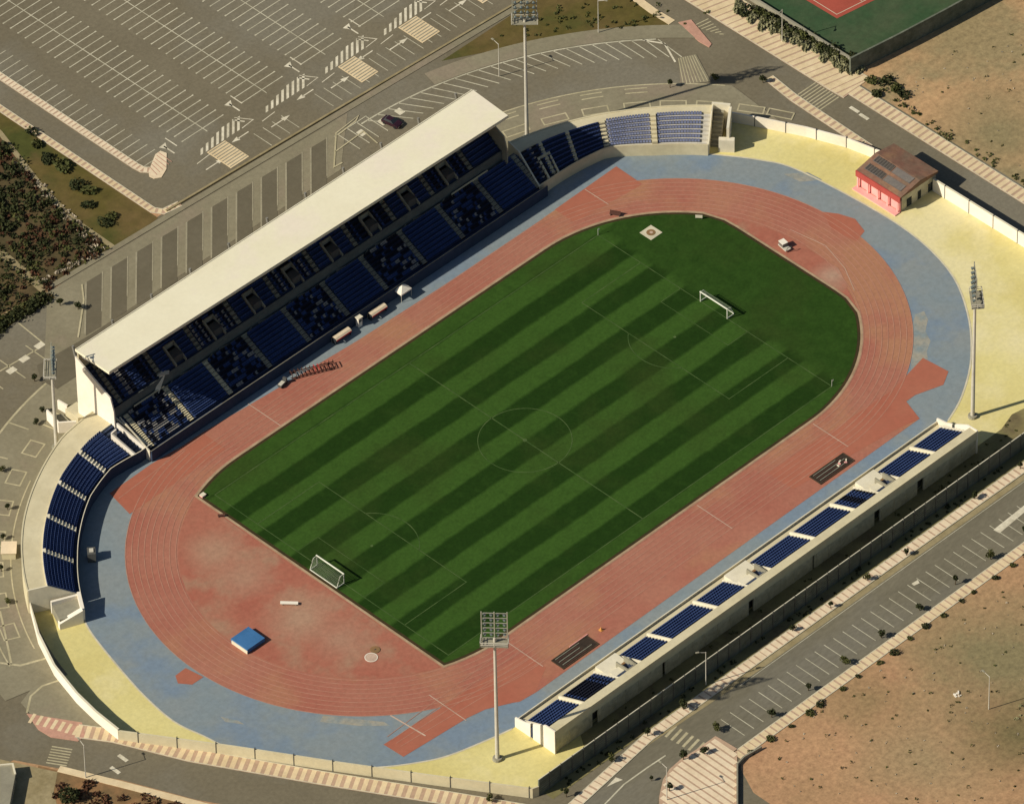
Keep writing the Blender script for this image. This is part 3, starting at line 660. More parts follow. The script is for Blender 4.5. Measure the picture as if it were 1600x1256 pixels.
for k in range(10):
    xa, xb = sx[k]+0.75, sx[k+1]-0.75
    pat = None if k in (1, 3, 5, 7, 9) else letter_pattern(k, 0.35 if k == 0 else 0.16)
    b = MB()
    for r in range(N1):
        seat_row(b, [(xa, Y0+(r+0.5)*DY), (xb, Y0+(r+0.5)*DY)], Z0+(r+1)*DZ, 1, pat)
    gb(b, 'seat_block', ['seat', 'seatd', 'seatw'])
    # upper tier block, split by its vomitory
    xb = min(xb, UB-0.3); b = MB(); xm = (sx[k]+sx[k+1])/2; vom = 1 <= k <= 8
    for r in range(N2):
        if vom and r < 4: spans = [(xa, xm-1.6), (xm+1.6, xb)]
        else: spans = [(xa, xb)]
        for p, q in spans: seat_row(b, [(p, ys2+(r+0.5)*DY2), (q, ys2+(r+0.5)*DY2)], ZU+(r+1)*DZ2, 1, None if k % 2 else letter_pattern(40+k, 0.05))
    gb(b, 'seat_block', ['seat', 'seatd', 'seatw'])
    if vom:
        b = MB(); zt = ZU+4*DZ2+1.1
        b.wall([(xm-1.3, 57.0), (xm-1.3, ys2+3.3), (xm+1.3, ys2+3.3), (xm+1.3, 57.0)], 0.26, ZW, [ZU+1.0, zt, zt, ZU+1.0])
        b.poly([(xm-1.15, 56.8), (xm+1.15, 56.8), (xm+1.15, ys2+3.15), (xm-1.15, ys2+3.15)], ZU+0.02)
        b.cur = 1; b.prism([(xm-1.1, ys2+0.4), (xm+1.1, ys2+0.4), (xm+1.1, ys2+3.0), (xm-1.1, ys2+3.0)], ZU, ZU+4*DZ2); gb(b, 'vomitory', ['concg', 'steeld'])
for k in range(11):
    x = sx[k]; b = MB()
    for r in range(N1*2):
        b.box(x-0.55, x+0.55, Y0+r*DY/2, Y0+(r+1)*DY/2+0.002*0, Z0+0.02, Z0+(r+2)*DZ/2+0.06)
    gb(b, 'stair', 'concg' if k > 2 else 'conc')  # roof shade put into the colour: grey stairs in it, cream where sunlit
    if k == 10: continue
    b = MB()
    for r in range(N2*2):
        b.box(x-0.5, x+0.5, ys2+r*DY2/2, ys2+(r+1)*DY2/2, ZU+0.02, ZU+(r+2)*DZ2/2+0.06)
    gb(b, 'stair', 'concg')
YR0, YR1, ZR = 56.5, 66.1, 19.0
b = MB()
b.prism([(-56.3, YR0), (50.5, YR0-1.8), (51.2, YR1-0.5), (-56.3, YR1)], ZR-0.55, ZR, True)
gb(b, 'roof', 'roof')
b = MB(); b.wall([(-56.2, YR1-0.15), (51.1, YR1-0.65)], 0.2, ZR+0.003, ZR+0.1); b.wall([(-56.2, YR0+0.12), (50.4, YR0-1.68)], 0.16, ZR+0.003, ZR+0.1); gb(b, 'roof_edge', 'concl')
for k in range(11):
    x = -55.5+10.4*k; b = MB()
    for q in range(8):
        y0 = YR0+0.3+q*1.02; b.box(x-0.15, x+0.15, y0, y0+1.02, ZR-1.0-0.12*q, ZR-0.56)
    b.tube((x, 64.9, ZU), (x, 67.6, ZR-0.6), 0.28); gb(b, 'roof_frame', 'roofu')
b = MB(); b.box(-56.2, 50.6, YR1-0.75, YR1-0.5, 0, ZR-0.57); gb(b, 'back_wall', 'conc')
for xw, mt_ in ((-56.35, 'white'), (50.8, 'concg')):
    b = MB(); prof = [(68.55, 0), (56.3, 0), (56.3, ZW+0.9), (58.2, ZW+1.2), (58.6, ZU+1.1), (61.2, ZU+2.6), (68.55, 15.4)]
    prof = [(66.0, 0.0), (55.4, 0.0), (55.6, 9.4), (56.4, 12.4), (66.0, 17.3)]
    for s in (-0.15, 0.15): b.face([(xw+s, y, z) for y, z in (prof if s > 0 else prof[::-1])])
    for i in range(len(prof)):
        p, q = prof[i], prof[(i+1) % len(prof)]; b.face([(xw-0.15, *p), (xw+0.15, *p), (xw+0.15, *q), (xw-0.15, *q)])
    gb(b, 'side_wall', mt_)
b = MB(); b.wall([(XA, 48.0), (XA, 56.3)], 0.25, [0, 0], [Z0+0.7, ZW+0.6]); gb(b, 'side_parapet', 'concl')
for (x0, x1) in ((-50.5, -42.5), (36, 46)):
    b = MB(); b.wall([(x0, 56.4), (x1, 56.4)], 0.16, ZW, ZW+0.95); gb(b, 'walkway_rail', 'conc')
for k in range(9):
    x0 = -47.5+10.6*k; b = MB(); b.wall([(x0-1, 56.85), (x0+1, 56.35), (x0+6.5, 56.3), (x0+7.6, 56.75)], 0.12, ZW-0.01, ZW+0.6); gb(b, 'walkway_rail', 'concg')
b = MB()
b.face([(-45.4, 56.5, ZW+0.02), (-44.6, 55.9, ZW+0.02), (-41.6, 56.8, ZU+0.9), (-42.6, 57.3, ZU+0.9)]); b.face([(-43.4, 57.5, ZU+0.92), (-41.2, 56.2, ZU+0.92), (-40.4, 57.0, ZU+0.92), (-41.8, 58.0, ZU+0.92)])
gb(b, 'gangway', 'concl')

# ---- curved terraces
def interp(tab, a):
    for (a0, r0), (a1, r1) in zip(tab, tab[1:]):
        if a0 <= a <= a1: return r0+(r1-r0)*(a-a0)/(a1-a0)
    return tab[0][1] if a < tab[0][0] else tab[-1][1]
def curve_stand(name, label, cx, ti, tb, to, a_lo, a_hi, cuts, seatmat, treadmat, flip, railmat, ztop=5.6, nrow=9, patt=None, split=None):
    root = empty(name, (cx+60*cos(radians((a_lo+a_hi)/2)), 60*sin(radians((a_lo+a_hi)/2)), 0)); tag(root, label, 'terrace stand')
    def P(a, t):
        ri, rb = interp(ti, a), interp(tb, a)
        r = ri+(rb-ri)*t if t <= 1 else rb+(interp(to, a)-rb)*(t-1)
        return (cx+r*cos(radians(a)), r*sin(radians(a)))
    n = int(abs(a_hi-a_lo)/1.5)+1
    A = [a_lo+(a_hi-a_lo)*i/n for i in range(n+1)]
    def line(t, aa=A): return [P(a, t) for a in aa]
    put = lambda b, nm, m: gb(b, nm, m, root)
    z0 = 2.0; t0 = 0.12; dt = (1-t0)/nrow; dz = (ztop-z0)/nrow
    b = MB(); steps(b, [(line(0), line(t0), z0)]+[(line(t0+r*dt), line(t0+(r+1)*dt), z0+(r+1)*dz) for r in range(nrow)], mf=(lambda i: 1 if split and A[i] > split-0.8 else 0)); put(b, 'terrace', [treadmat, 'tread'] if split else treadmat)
    b = MB(); b.wall(line(0.0), 0.2, 0.05, z0+0.9); put(b, 'front_wall', 'navyw' if seatmat == 'seat' else 'conc'); b = MB(); b.wall(line(0.0), 0.14, z0+0.903, z0+0.98); put(b, 'front_rail', railmat)
    b = MB()
    L1, L2 = line(1.0), line(2.0)
    for i in range(n): b.face([(*L1[i], ztop+0.015), (*L1[i+1], ztop+0.015), (*L2[i+1], ztop+0.015), (*L2[i], ztop+0.015)])
    put(b, 'top_walkway', 'conc')
    b = MB(); b.wall(line(2.0), 0.3, 0.0, ztop+0.12); put(b, 'outer_wall', 'conc')
    b = MB(); b.wall(line(1.0), 0.14, ztop, ztop+0.3); put(b, 'rail', railmat)
    for e in (a_lo, a_hi):
        b = MB(); b.wall([P(e, 0), P(e, t0), P(e, 1), P(e, 2)], 0.25, 0, [z0+0.7, z0+0.9, ztop+0.7, ztop+0.5]); put(b, 'end_wall', 'concl')
    for i, (u, v) in enumerate(cuts):
        b = MB(); m = max(2, int(abs(v-u)/1.5))
        aa = [u+(v-u)*j/m for j in range(m+1)]
        if flip: aa = aa[::-1]
        for r in range(nrow):
            seat_row(b, [P(a, t0+(r+0.5)*dt) for a in aa], z0+(r+1)*dz, -1 if not flip else 1, (letter_pattern(i+90, 0.2) if patt and i in patt else None))
        put(b, 'seat_block', [seatmat, 'seatd', 'seatw'])
    ed = sorted(set([c for uv in cuts for c in uv]))
    for i in range(len(cuts)-1):
        u = (cuts[i][1]+cuts[i+1][0])/2
        b = MB(); h = 0.55 if seatmat == 'seatr' else 0.5
        for r in range(nrow):
            c0, c1 = P(u, t0+r*dt), P(u, t0+(r+1)*dt); cm = ((c0[0]+c1[0])/2, (c0[1]+c1[1])/2)
            b.obox(cm, radians(u), hypot(c1[0]-c0[0], c1[1]-c0[1])/2, h, z0, z0+(r+1)*dz+0.62)
        put(b, 'stair', 'concl' if seatmat == 'seat' else 'conc')
    return root, P, put
TI = [(93, 49.0), (99, 49.6), (106, 51.0), (113, 53.9), (122, 55.1), (131, 55.4), (140, 55.8), (150, 56.6)]
TB = [(93, 56.2), (101, 57.6), (110.5, 59.6), (121, 61.0), (130, 61.6), (141, 62.4), (151, 62.9)]
TO = [(93, 61), (99, 62.5), (111, 65.0), (122, 65.5), (133, 66.1), (145, 66.5), (151, 66.7)]
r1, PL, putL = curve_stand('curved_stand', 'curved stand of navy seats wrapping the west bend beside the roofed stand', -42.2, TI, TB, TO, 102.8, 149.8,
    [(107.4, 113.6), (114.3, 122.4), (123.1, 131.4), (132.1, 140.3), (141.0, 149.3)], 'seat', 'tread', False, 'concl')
b = MB(); b.wall([PL(106.9, 0.0), PL(106.9, 0.7)], 0.35, 0, [2.9, 6.2]); b.wall([PL(104.0, 0.0), PL(104.0, 0.85)], 0.35, 0, [2.9, 6.4]); b.wall([PL(106.9, 0.7), PL(105.5, 0.72)], 0.3, 0, 6.2); putL(b, 'vomitory', 'white')
b = MB()
e0, e1 = radians(150.2), radians(155.0); q = lambda r, a: (-42.2+r*cos(a), r*sin(a))
b.prism([q(56.6, e0), q(62.6, e0), q(62.2, e1), q(58.5, e1), q(57.2, radians(153))], 0, 2.3); putL(b, 'stair_base', 'concg')
b = MB(); b.wall([q(57.0, e0), q(57.4, radians(154.6))], 0.7, 0, [3.6, 2.9]); b.wall([q(57.6, radians(154.8)), q(62.4, e1)], 1.0, 0, [3.4, 1.6]); b.wall([q(57.4, radians(150.5)), q(62.6, radians(150.9))], 0.5, 0, 3.2); putL(b, 'stair_wall', 'white')
TI2 = [(37, 54.1), (49, 54.0), (59, 55.0), (67, 52.6), (74, 50.6), (80, 49.3), (87, 48.2)]
TB2 = [(37, 60.6), (49, 59.9), (60, 59.6), (70, 58.6), (80, 57.2), (87, 56.6)]
TO2 = [(37, 63.0), (50, 62.2), (64, 61.8), (75, 61.5), (87, 61.4)]
r2, PR, putR = curve_stand('curved_stand', 'curved stand at the north-east bend with two seat blocks coloured pale blue for full sun', 42.2, TI2, TB2, TO2, 37.8, 77.5,
    [(39.6, 48.3), (49.7, 58.2)], 'seatr', 'treadr', True, 'conc', nrow=7, split=59)  # past the split angle roof shade is painted in with the dark tread
bl2 = []
for (u, v) in ((59.8, 66.0), (66.8, 72.2), (73.0, 77.2)):
    b = MB(); dt = 0.88/7
    aa = [v-(v-u)*j/4 for j in range(5)]
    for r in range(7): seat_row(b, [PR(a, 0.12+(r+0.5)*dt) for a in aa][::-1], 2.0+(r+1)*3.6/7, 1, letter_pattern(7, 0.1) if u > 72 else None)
    putR(b, 'seat_block', ['seat', 'seatd', 'seatw'])
for u, h in ((59.0, 0.55), (66.4, 0.4), (72.6, 0.4)):
    b = MB()
    for r in range(7):
        c0, c1 = PR(u, 0.12+r*0.88/7), PR(u, 0.12+(r+1)*0.88/7)
        b.obox(((c0[0]+c1[0])/2, (c0[1]+c1[1])/2), radians(u), hypot(c1[0]-c0[0], c1[1]-c0[1])/2, h, 1.9, 2.0+(r+1)*3.6/7+0.35)
    putR(b, 'stair', 'conc')
b = MB(); A_ = [radians(v) for v in (72.0, 74.5)]
b.wall([PR(71.6, 0.02), PR(71.6, 0.62), PR(74.4, 0.62), PR(74.4, 0.02)], 0.35, 0, [2.9, 4.9, 4.9, 2.9]); putR(b, 'vomitory', 'conc')
q = lambda r, a: (42.2+r*cos(radians(a)), r*sin(radians(a)))
b = MB(); b.wall([q(56.4, 34.0), q(63.0, 34.6)], 0.55, 0, 5.9); b.wall([q(55.9, 35.8), q(56.3, 32.6)], 1.1, 0, 3.2); b.wall([q(63, 34.6), q(63, 38)], 0.5, 0, 6.4); putR(b, 'stair_wall', 'concl')
b = MB()
for k in range(8): b.wall([q(56.8+0.75*k, 36.6), q(57.5+0.75*k, 36.6)], 2.0, 0, 0.7+0.6*k)
putR(b, 'stair_flight', 'concg')

# ---- low uncovered stand on the near side
ns = empty('side_stand', (0, -61, 0)); tag(ns, 'long low open stand along the near straight with dark blue blocks and cream walkways', 'side stand')
put = lambda b, nm, m: gb(b, nm, m, ns)
XL, XR = -57.2, 58.2; FZ = 1.3; YF = -56.3
b = MB(); b.prism([(XL, -54.9), (XR, -54.9), (XR, YF), (XL, YF)], 0, FZ); put(b, 'front_walkway', 'conc')
b = MB(); b.wall([(XL, -54.8), (XR, -54.8)], 0.2, 0, FZ+0.55); put(b, 'front_wall', 'concl')
b = MB(); nr = 8; dy = 0.87; dz = 0.385
steps(b, [([(XL, YF), (XR, YF)], [(XL, YF-0.15), (XR, YF-0.15)], FZ+0.1)]+[([(XL, YF-0.15-r*dy), (XR, YF-0.15-r*dy)], [(XL, YF-0.15-(r+1)*dy), (XR, YF-0.15-(r+1)*dy)], FZ+0.1+(r+1)*dz) for r in range(nr)]); put(b, 'terrace', 'tread')
YB = YF-0.15-nr*dy; ZB = FZ+0.1+nr*dz
ZT = 5.75; b = MB(); b.prism([(XL, YB), (XR, YB), (XR, -65.2), (XL, -65.2)], ZB-0.6, ZT, True); put(b, 'back_walkway', 'conc')
blocks = [(-56.2, -48.0), (-47.0, -38.2), (-31.6, -24.2), (-23.3, -12.0), (-10.9, -3.3), (3.7, 14.7), (15.7, 25.8), (26.8, 32.8), (39.1, 48.1), (49.1, 57.0)]
for i, (xa, xb) in enumerate(blocks):
    b = MB()
    for r in range(nr): seat_row(b, [(xa, YF-0.15-(r+0.5)*dy), (xb, YF-0.15-(r+0.5)*dy)], FZ+0.1+(r+1)*dz, -1, letter_pattern(200+i, 0.03) if i in (1, 7) else None)
    put(b, 'seat_block', ['seat', 'seatd', 'seatw'])
    b = MB()
    for xw in (xa-0.25,)+((xb+0.25,) if i in (1, 4, 7, 9) else ()):
        b.wall([(xw, YF), (xw, YB-0.1)], 0.34, [0, 0], [FZ+0.95, ZB+0.8])
    put(b, 'partition_wall', 'concl')
    if i not in (1, 4, 7, 9):
        b = MB()
        for r in range(nr*2): b.box(xb+0.02, xb+0.6, YF-0.15-(r+1)*dy/2, YF-0.15-r*dy/2, FZ, FZ+0.1+(r+2)*dz/2+0.06)
        put(b, 'stair', 'concl')
for (xa, xb) in ((-37.6, -32.3), (-2.8, 3.1), (33.4, 38.5)):
    b = MB(); b.prism([(xa, YF-0.1), (xb, YF-0.1), (xb, YB+0.02), (xa, YB+0.02)], 0, 3.2); b.box(xa+0.2, xb-2.7, -62.9, -60.0, 3.2, 3.9)
    put(b, 'vomitory', 'concl')
    b = MB(); b.wall([(xb-2.6, -59.3), (xb-2.6, -62.4), (xb-0.5, -62.4), (xb-0.5, -59.3)], 0.3, 3.2, 4.6); b.cur = 1; b.box(xb-2.4, xb-0.7, -62.2, -59.4, 3.2, 3.32); put(b, 'vomitory_opening', ['concg', 'dirt3'])
for (xa, xb) in ((XL, -47.2), (-45.6, -28.4), (-27.6, -5.0), (-3.6, 12.5), (13.0, 29.6), (31.2, 41.6), (43.4, XR)):
    b = MB(); b.box(xa, xb, -65.1, -64.8, 0, ZB-0.6)
    for k in range(int((xb-xa)/3.4)): b.box(xa+0.5+k*3.4, xa+0.7+k*3.4, -65.17, -65.1, 0, ZB-0.62)
    put(b, 'back_wall', 'wallg')
b = MB(); b.box(XL, XR, -65.32, -65.2, ZB-0.62, ZT+0.15); put(b, 'back_parapet', 'conc')
b = MB()
for xa in (-47.2, -5.0, 29.6, 41.6): b.box(xa-0.3, xa+2.2, -63.9, -63.7, 0, ZB-0.62)
put(b, 'gateway', 'steeld')
for xw in (XL, XR):
    for (pr) in ([(-54.7, 0), (-58.8, 0), (-58.8, 3.6), (-57.2, 2.9), (-54.7, 2.5)], [(-59.5, 0), (-65.3, 0), (-65.3, ZT+0.2), (-62.7, ZT+0.1), (-59.5, 4.0)]):
        b = MB(); xw0, xw1 = xw-0.16, xw+0.16
        b.face([(xw0, y, z) for y, z in pr[::-1]]); b.face([(xw1, y, z) for y, z in pr])
        for i in range(len(pr)):
            p, q_ = pr[i], pr[(i+1) % len(pr)]; b.face([(xw0, *p), (xw1, *p), (xw1, *q_), (xw0, *q_)])
        put(b, 'end_wall', 'white')

# ================================================================== WALLS
def perim(name, label, pts, h, mt, posts=True, pm='steeld', t=0.3, step=9.0, cap=None):
    b = MB(); b.wall(pts, t, 0.0, h); 
    root = b.build(name, mt); tag(root, label, 'wall')
    if cap:
        b = MB(); b.wall(pts, t+0.12, h+0.003, h+0.15); b.build('coping', cap, root)
    if posts:
        tot = 0; nxt = step/2
        for i in range(len(pts)-1):
            P, Q = pts[i], pts[i+1]; l = hypot(Q[0]-P[0], Q[1]-P[1])
            while nxt < tot+l:
                u = (nxt-tot)/l; b = MB(); x, y = P[0]+(Q[0]-P[0])*u, P[1]+(Q[1]-P[1])*u
                b.obox((x, y), atan2(Q[1]-P[1], Q[0]-P[0]), 0.07, t/2+0.07, 0.0, h+0.3); b.build('post', pm, root); nxt += step
            tot += l
    return root
perim('perimeter_wall', 'white curved boundary wall at the west bend casting a broad black shadow', [PL(149.8, 2)]+PW, 2.7, 'white', False, cap='concl')
perim('perimeter_wall', 'straight cream boundary wall beside the striped pavement at the bottom', PB, 2.5, 'conc', True, step=7.5)
perim('perimeter_wall', 'curved cream boundary wall between the bend stand and the red-roofed building', [q(62.8, 36.8), (94.5, 39.1), (98.0, 32.6), (102.8, 23.0), (106.0, 15), (108.2, 5.4)], 2.6, 'white', True, step=6.5)
perim('perimeter_wall', 'cream boundary wall right of the red-roofed building beside the shaded road', [(108.4, -6.5), (108.6, -31), (108.8, -69.4)], 3.2, 'white', True, step=6.5, cap='concl')
fw = perim('retaining_wall', 'long dark stained retaining wall with pale coping above the near street', [(-67.2, -70.8), (108.8, -70.8)], 4.1, 'fenced', False, cap=None)
b = MB(); b.wall([(-67.2, -70.8), (108.8, -70.8)], 0.14, 4.103, 4.2); b.build('coping', 'concl', fw)
for k in range(58):
    b = MB(); x = -64.5+3.0*k; b.box(x-0.06, x+0.06, -71.08, -70.96, 0, 4.6); b.build('post', 'steeld', fw)
b = MB()
for k in range(7): b.box(-67.1, 108.7, -71.0, -70.957, 0.4+0.55*k, 0.48+0.55*k)
b.build('fence_rail', 'steeld', fw)
perim('boundary_wall', 'tall dark wall between the sports court and the orange earth field', [G(1328, 116), G(1400, 80), G(1470, 43), G(1552, -2), G(1640, -48)], 4.2, 'fenced', False, t=0.4)
perim('boundary_wall', 'low pale wall between the wide striped pavement and the green court', [(125.6, 150), (125.6, 30.5)], 1.2, 'concg', False, t=0.5)
perim('boundary_wall', 'long low wall separating the car park from the sloping bus bays', [(-2, 98.9), (40, 96.8), (96, 93.9)], 0.35, 'path', False, t=0.45)
perim('low_wall', 'low wall with dark shaded face beside the corner plaza at the bottom right', GP([(1152, 1300), (1152, 1197), (1162, 1186), (1190, 1170)]), 0.8, 'concg', False)
wb = MB(); wb.prism(GP([(0, 1262), (0, 1196), (20, 1194), (24, 1210), (14, 1262)], 2.0), 0, 2.0); o = wb.build('shed', 'concg'); tag(o, 'pale flat-roofed shed cut by the lower left corner', 'shed')
b = MB(); b.wall(GP([(0, 1196), (20, 1194), (24, 1210)], 2.0), 0.3, 2.003, 2.3); b.build('parapet', 'concl', o)

# ================================================================== RED-ROOFED BUILDING
rb = empty('red_roofed_building', (104, -1, 0)); tag(rb, 'small building with brick red roof and pink front on the yellow ground', 'building')
put = lambda b, nm, m: gb(b, nm, m, rb)
x0, x1, y0, y1 = 99.0, 109.4, -6.2, 5.2
b = MB(); b.box(x0+0.6, x1, y0, y1, 0, 3.6); put(b, 'wall', 'wallg')
b = MB(); b.wall([(x0+0.3, y0), (x0+0.3, y1)], 0.2, 0, 2.9); put(b, 'front_wall', 'rosep')
b = MB()
b.face([(x0-0.2, y0-0.4, 4.3), (x0-0.2, y1+0.3, 4.3), (x0+5.4, y1+0.3, 5.4), (x0+5.4, y0-0.4, 5.4)][::-1])
b.face([(x0+5.4, y0-0.4, 5.4), (x0+5.4, y1+0.3, 5.4), (x1+0.3, y1+0.3, 4.5), (x1+0.3, y0-0.4, 4.5)][::-1])
b.face([(x0-0.2, y0-0.4, 4.1), (x1+0.3, y0-0.4, 4.1), (x1+0.3, y0-0.4, 4.5), (x0+5.4, y0-0.4, 5.4), (x0-0.2, y0-0.4, 4.3)])
b.face([(x0-0.2, y1+0.3, 4.1), (x1+0.3, y1+0.3, 4.1), (x1+0.3, y1+0.3, 4.5), (x0+5.4, y1+0.3, 5.4), (x0-0.2, y1+0.3, 4.3)][::-1])
b.face([(x0-0.2, y0-0.4, 4.08), (x0-0.2, y1+0.3, 4.08), (x1+0.3, y1+0.3, 4.08), (x1+0.3, y0-0.4, 4.08)])
put(b, 'roof', 'brick')
b = MB(); b.box(x0-0.45, x0-0.22, y0-0.4, y1+0.3, 2.9, 4.35); put(b, 'fascia', 'redp')
b = MB()
for k in range(5): b.box(x0-0.45, x0-0.25, y0+0.1+k*2.7, y0+0.5+k*2.7, 0, 2.9)
b.box(x0-1.5, x0-0.1, y0-0.2, y1+0.2, 0.1, 0.35)
put(b, 'terrace', 'rosep')
for (xa, xb) in ((x0+1.0, x0+2.6), (x0+3.5, x0+5.1)):
    for (ya, yb, m) in ((-0.2, 4.4, 'panelk'), (-5.4, -0.6, 'panelg')):
        b = MB(); zf = lambda x: 4.3+(x-x0+0.2)*1.1/5.6+0.10
        b.face([(xa, ya, zf(xa)), (xa, yb, zf(xa)), (xb, yb, zf(xb)), (xb, ya, zf(xb))][::-1])
        for u, v, w_, z_ in ((xa, ya, xb, ya), (xa, yb, xb, yb)):
            pass
        b.cur = 1
        n_ = 7
        for j in range(n_+1):
            yy = ya+(yb-ya)*j/n_
            b.face([(xa, yy-0.05, zf(xa)+0.03), (xb, yy-0.05, zf(xb)+0.03), (xb, yy+0.05, zf(xb)+0.03), (xa, yy+0.05, zf(xa)+0.03)])
        b.face([(xa-0.12, ya-0.1, zf(xa)+0.04), (xa+0.05, ya-0.1, zf(xa)+0.04), (xa+0.05, yb+0.1, zf(xa)+0.04), (xa-0.12, yb+0.1, zf(xa)+0.04)])
        put(b, 'roof_panel', [m, 'panelg'])
for (xx, w_) in ((101.0, 1.4), (104.2, 0.9), (107.2, 1.2)):
    b = MB(); b.box(xx, xx+w_, y0-0.06, y0-0.004, 0.2, 2.3); put(b, 'door', 'glass')

# kiosks beside the left end of the grandstand
k0 = empty('entrance_block', (-55.5, 67, 0)); tag(k0, 'white walled entrance block with ramp walls beside the left end of the grandstand', 'entrance building')
put = lambda b, nm, m: gb(b, nm, m, k0)
b = MB(); b.prism([(-57.6, 68.6), (-54.6, 68.6), (-54.6, 63.2), (-57.6, 65.0)], 0, 2.6); put(b, 'block', 'conc')
b = MB(); b.wall([(-60.3, 70.9), (-61.2, 66.6), (-58.6, 64.4)], 0.35, 0, 2.8); put(b, 'ramp_wall', 'white'); b = MB(); b.wall([(-56.6, 71.8), (-56.4, 69.3)], 0.35, 0, 2.4); put(b, 'ramp_wall', 'white')
b = MB(); b.prism([(-60.0, 70.4), (-60.7, 66.8), (-58.4, 65.0), (-57.8, 69.4)], 0, 1.1); put(b, 'ramp', 'concg')
b = MB()
for k in range(5): b.box(-55.4+0.5*k*0, -54.4, 60.4-0.0+0.6*k, 61.0+0.6*k, 0, 3.4-0.5*k)
put(b, 'steps', 'conc')

# ================================================================== FLOODLIGHT MASTS
def make_mast():
    root = empty('floodlight_mast', (0, 0, 0))
    b = MB(); b.tube((0, 0, 0), (0, 0, 31.5), 0.42, 0.26, 12); b.build('pole', 'steel', root)
    b = MB(); b.tube((0, 0, 0), (0, 0, 0.5), 1.0, 0.9, 12); b.build('footing', 'concg', root)
    b = MB()
    for y in (-2.4, 0, 2.4): b.box(-0.1, 0.1, y-0.11, y+0.11, 30.6, 38.0)
    for k in range(6): b.box(-0.07, 0.07, -2.5, 2.5, 31.4+1.25*k, 31.5+1.25*k)
    b.build('head_frame', 'steelm', root)
    b = MB(); b.box(-1.5, 0.9, -2.6, 2.6, 30.3, 30.42); pf = b.build('platform', 'concg', root)
    b = MB()
    for p, q_ in (((-1.5, -2.6), (0.9, -2.6)), ((-1.5, 2.6), (0.9, 2.6)), ((-1.5, -2.6), (-1.5, 2.6))):
        for z in (30.9, 31.4): b.tube((*p, z), (*q_, z), 0.07, None, 5)
        for u in (0, 0.5, 1):
            x, y = p[0]+(q_[0]-p[0])*u, p[1]+(q_[1]-p[1])*u; b.tube((x, y, 30.4), (x, y, 31.4), 0.07, None, 5)
    b.build('railing', 'steel', pf)
    for r in range(5):
        for c in range(4):
            y = -1.85+1.23*c; z = 32.0+1.25*r
            b = MB(); b.tube((0.12, y, z), (0.6, y, z-0.2), 0.2, 0.36, 8); b.build('floodlight', 'lampf', root)
    return root
ml = ['floodlight mast standing on the yellow ground at the bottom, in front of the low stand', 'floodlight mast on the concourse left of the grandstand',
      'floodlight mast behind the shaded right end of the grandstand', 'floodlight mast on the yellow ground at the right edge']
for i, (x, y) in enumerate(((-65.8, -58.5), (-64.4, 63.9), (63.6, 63.0), (65.2, -57.6))):
    if i == 0: mast = make_mast(); o = mast
    else: o = copy_tree(mast)
    o.location = (x, y, 0.1); o.rotation_euler.z = atan2(-y, -x); o.scale = (1, 1, 0.66 if i == 1 else 1)
    tag(o, ml[i], 'floodlight mast', 'floodlight masts at the corners of the stadium')

# ================================================================== FIELD EQUIPMENT
def make_goal():
    root = empty('football_goal', (0, 0, 0))
    b = MB(); r = 0.12
    b.tube((0, -3.66, 0), (0, -3.66, 2.5), r); b.tube((0, 3.66, 0), (0, 3.66, 2.5), r); b.tube((0, -3.8, 2.5), (0, 3.8, 2.5), r+0.03); b.build('goal_frame', 'wpaint', root)
    b = MB()
    for y in (-3.66, 3.66):
        b.tube((0, y, 2.5), (0.9, y, 2.4), 0.07, None, 5); b.tube((0.9, y, 2.4), (1.9, y, 0.1), 0.07, None, 5); b.tube((0, y, 0.1), (1.9, y, 0.1), 0.1, None, 5)
    b.tube((1.9, -3.66, 0.1), (1.9, 3.66, 0.1), 0.1, None, 5); b.build('net_support', 'wpaint', root)
    b = MB()
    for k in range(25):
        y = -3.66+7.32*k/24; b.tube((0.9, y, 2.4), (1.9, y, 0.1), 0.025, None, 3, False); b.tube((0, y, 2.48), (0.9, y, 2.4), 0.025, None, 3, False)
    for k in range(9):
        u = k/8; b.tube((0.9+u, -3.66, 2.4-2.3*u), (0.9+u, 3.66, 2.4-2.3*u), 0.025, None, 3, False)
    for y in (-3.66, 3.66):
        for k in range(6): b.tube((0.15+0.2*k, y, 2.4), (0.15+0.33*k, y, 0.1), 0.02, None, 3, False)
    b.build('net', 'net', root)
    return root
g1 = make_goal(); g1.location = (52.5, 0, 0.2); tag(g1, 'white football goal at the far end of the striped pitch', 'football goal', 'football goals')
g2 = copy_tree(g1); g2.location = (-52.5, 0, 0.2); g2.rotation_euler.z = pi; tag(g2, 'white football goal at the near left end beside the red track', 'football goal', 'football goals')
for i, (x, y, l) in enumerate(((52.5, -32, 'right'), (52.5, 32, 'top'))):
    o = empty('corner_flag', (x, y, 0.2)); tag(o, 'thin corner flag at the %s corner of the pitch' % l, 'corner flag', 'corner flags')
    b = MB(); b.tube((0, 0, 0), (0, 0, 1.6), 0.05, None, 6); b.build('pole', 'wpaint', o)
    b = MB(); b.box(0, 0.45, -0.02, 0.02, 1.2, 1.55); b.build('flag', 'wpaint', o)

